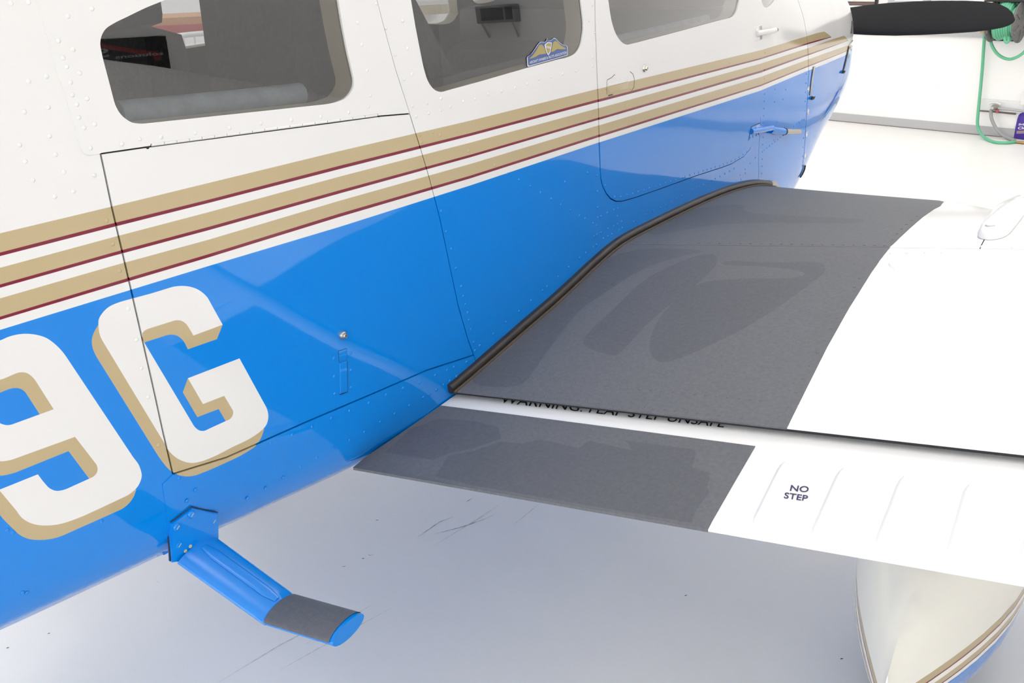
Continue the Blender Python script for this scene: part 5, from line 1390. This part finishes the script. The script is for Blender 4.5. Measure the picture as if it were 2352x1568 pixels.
# ------------------------------------------------------------------ right wall, behind the camera: it is mirrored in the aircraft's windows
def refl(px, py):
    X, N = fus(fus_px(np.array([(px, py)]))); d = X[0] - CAM; r = d - 2 * (d @ N[0]) * N[0]
    t = (WALL_R - .02 - X[0] @ E1) / (r @ E1); h = X[0] + r * t; return round(h @ E2, 2), round(h[2], 2)
print('banner', [refl(*p) for p in ((232, 88), (300, 90), (377, 84), (389, 120), (387, 147), (320, 162), (245, 178))])
print('ac', [refl(*p) for p in ((1157, 22), (1215, 12), (1215, 45), (1157, 50))])
AC = (3.4, 4.2, 1.38, 1.7)
BAN = (4.80, 6.04, 1.0, 1.49)
BW0, BW1, BZ0, BZ1 = BAN
ban = empty('wall_banner', room(WALL_R - .02, (BW0 + BW1) / 2, BZ0), 'black banner with a red chevron, mirrored in the aft side window', 'banner')
rp = lambda w, z, l=.0: room(WALL_R - .02 - l, BW0 + (BW1 - BW0) * w, BZ0 + (BZ1 - BZ0) * z)
box_obj('cloth', room(WALL_R - .014, (BW0 + BW1) / 2, (BZ0 + BZ1) / 2), E2 * (BW1 - BW0) / 2, E1 * .008, np.array([0, 0, (BZ1 - BZ0) / 2]), 'banner_black', ban)
# as read from inside the room, left = larger w
mesh_obj('red_chevron', [rp(w, z, .004) for w, z in ((.20, .30), (.38, .30), (.38, .78), (.86, .42), (.86, .30), (.92, .30), (.92, .52), (.40, .90), (.20, .90))], [tuple(range(9))], 'banner_red', ban)
V, Fc = text_mesh('solutions', .02)
mesh_obj('banner_lettering', [rp(.95 - .43 * a, .44 + .10 * b, .005) for a, b in V], Fc, 'banner_grey', ban)
V, Fc = text_mesh('S', .02)
mesh_obj('banner_lettering', [rp(.475 - .11 * a, .50 + .24 * b, .005) for a, b in V], Fc, 'banner_grey', ban)
def refl_f(px, py):
    X, N = fus(fus_px(np.array([(px, py)]))); d = X[0] - CAM; r = d - 2 * (d @ N[0]) * N[0]
    t = (WALL_F - .1 - X[0] @ E2) / (r @ E2); h = X[0] + r * t; return round(h @ E1, 2), round(h[2], 2)
print('ac', [refl_f(*p) for p in ((1157, 22), (1215, 12), (1215, 45), (1157, 50))])
AU0, AU1, AZ0, AZ1 = AC
acu = empty('air_conditioner', room((AU0 + AU1) / 2, WALL_F - .1, AZ0), 'grey wall air conditioner mirrored in the middle side window', 'air conditioner')
cu, cz = (AU0 + AU1) / 2, (AZ0 + AZ1) / 2; hw_, hz_ = (AU1 - AU0) / 2, (AZ1 - AZ0) / 2
box_obj('casing', room(cu, WALL_F - .12, cz), E1 * hw_, E2 * .12, np.array([0, 0, hz_]), 'ac_grey', acu, bevel=.02)
box_obj('grille', room(cu + hw_ * .20, WALL_F - .245, cz), E1 * hw_ * .55, E2 * .01, np.array([0, 0, hz_ * .7]), 'black', acu)
box_obj('controls', room(cu - hw_ * .68, WALL_F - .245, cz), E1 * hw_ * .2, E2 * .01, np.array([0, 0, hz_ * .7]), 'black', acu)
for s in (-1, 1): tube_obj('bracket', [room(cu + s * hw_ * .8, WALL_F - .02, AZ0 - .25), room(cu + s * hw_ * .8, WALL_F - .22, AZ0)], .02, 'base_grey', acu, seg=8)

# ------------------------------------------------------------------ port side of the hangar, glimpsed through the cabin
def on_port(px, py, u=-4.6): return on_plane(px, py, E1, u)
t0, t1 = on_port(372, 60), on_port(452, 60)
cart = empty('tool_cart', room(-4.6, (t0 @ E2 + t1 @ E2) / 2, 0), 'red-topped cart with a white wire basket, seen through the cabin', 'cart')
tw = (t0 @ E2 + t1 @ E2) / 2; tl = abs(t1 @ E2 - t0 @ E2) / 2 + .25; tz = on_port(410, 62)[2]
box_obj('tray', room(-4.6, tw, tz), E1 * .25, E2 * tl, np.array([0, 0, .022]), 'red_band', cart, bevel=.006)
box_obj('tray_top', room(-4.6, tw, tz + .035), E1 * .24, E2 * tl * .98, np.array([0, 0, .018]), 'tan_band', cart)
for s in (-1, 1):
    for q in (-1, 1): box_obj('leg', room(-4.6 + q * .22, tw + s * (tl - .04), tz / 2), E1 * .015, E2 * .015, np.array([0, 0, tz / 2]), 'steel', cart)
bz0, bz1 = tz - .42, tz - .03
for q in (-1, 1):
    P5 = [room(-4.33, tw + q * 0 - .3, bz0), room(-4.33, tw - .3, bz1), room(-4.33, tw + .3, bz1), room(-4.33, tw + .3, bz0)]
tube_obj('basket_rim', [room(-4.33, tw - .3, bz0), room(-4.33, tw - .3, bz1 - .05), room(-4.33, tw - .25, bz1), room(-4.33, tw + .25, bz1), room(-4.33, tw + .3, bz1 - .05), room(-4.33, tw + .3, bz0)], .012, 'fairing_white', cart, n=40)
for k in range(12): tube_obj('wire', [room(-4.33, tw - .28 + k * .051, bz0), room(-4.33, tw - .28 + k * .051, bz1)], .004, 'fairing_white', cart, seg=6)
LW = lambda px, py, off=.3: on_plane(px, py, E1, WALL_L + off)
c0p, c1p = LW(935, 20), LW(1033, 4); cw0 = (c0p @ E2 + c1p @ E2) / 2; chw = abs(c1p @ E2 - c0p @ E2) / 2; czb = LW(990, 33)[2]; hr = LW(990, 33)[2] - LW(990, 60)[2]
cabn = empty('wall_cabinet', room(WALL_L, cw0, czb), 'white wall cabinet with tan lower rail, seen through the middle window', 'cabinet')
box_obj('body', room(WALL_L + .16, cw0, czb + .60), E2 * chw, E1 * .155, np.array([0, 0, .50]), 'board_white', cabn, bevel=.006)
box_obj('rail', room(WALL_L + .17, cw0, czb + .05), E2 * chw * 1.02, E1 * .165, np.array([0, 0, .05]), 'tan_trim', cabn, bevel=.004)
for s in (-1, 1): box_obj('door', room(WALL_L + .325, cw0 + s * chw * .5, czb + .62), E2 * chw * .48, E1 * .009, np.array([0, 0, .47]), 'wall_white', cabn, bevel=.003)

# ------------------------------------------------------------------ marks on the floor
mat('scuff', srgb(70, 70, 76), .7); mat('scuff_soft', srgb(176, 172, 168), .7)
def scuff(L, wpx, m='scuff'):
    L = densify(L, 8); X = np.array([at_z(*p, .0008) for p in L]); T_ = np.gradient(X, axis=0); T_ /= np.linalg.norm(T_, axis=1)[:, None]
    S = np.c_[-T_[:, 1], T_[:, 0], 0 * T_[:, 0]]; n = len(L); w = wpx * .0009 * np.sin(np.linspace(.15, math.pi - .15, n))[:, None] * (1 + .5 * np.sin(np.arange(n) * 2.1))[:, None]
    mesh_obj('scuff_mark', list(X + S * w) + list(X - S * w), [(k, k + 1, n + k + 1, n + k) for k in range(n - 1)], m, floor)
for L in ([(958, 1233), (985, 1215), (1010, 1198), (1042, 1186)], [(998, 1226), (1060, 1210), (1110, 1193), (1138, 1180)]): scuff(L, .75)
for L in ([(1071, 1152), (1086, 1143)], [(846, 1272), (849, 1275), (860, 1273)], [(785, 1301), (795, 1300)], [(842, 1190), (848, 1187)], [(360, 1334), (366, 1338)]): scuff(L, .8)
for a, b in ((17, 1487), (694, 1372), (866, 1194), (834, 1282), (112, 1454), (1575, 1367), (1933, 1512)): scuff([(a - 3, b + 1), (a, b), (a + 4, b - 1)], 1.4)
for L in ([(500, 1568), (640, 1482), (800, 1400)], [(640, 1540), (800, 1450), (900, 1395)], [(1000, 1250), (1100, 1190), (1160, 1150)], [(1180, 1205), (1240, 1155)], [(700, 1480), (860, 1385)]): scuff(L, .7, 'scuff_soft')
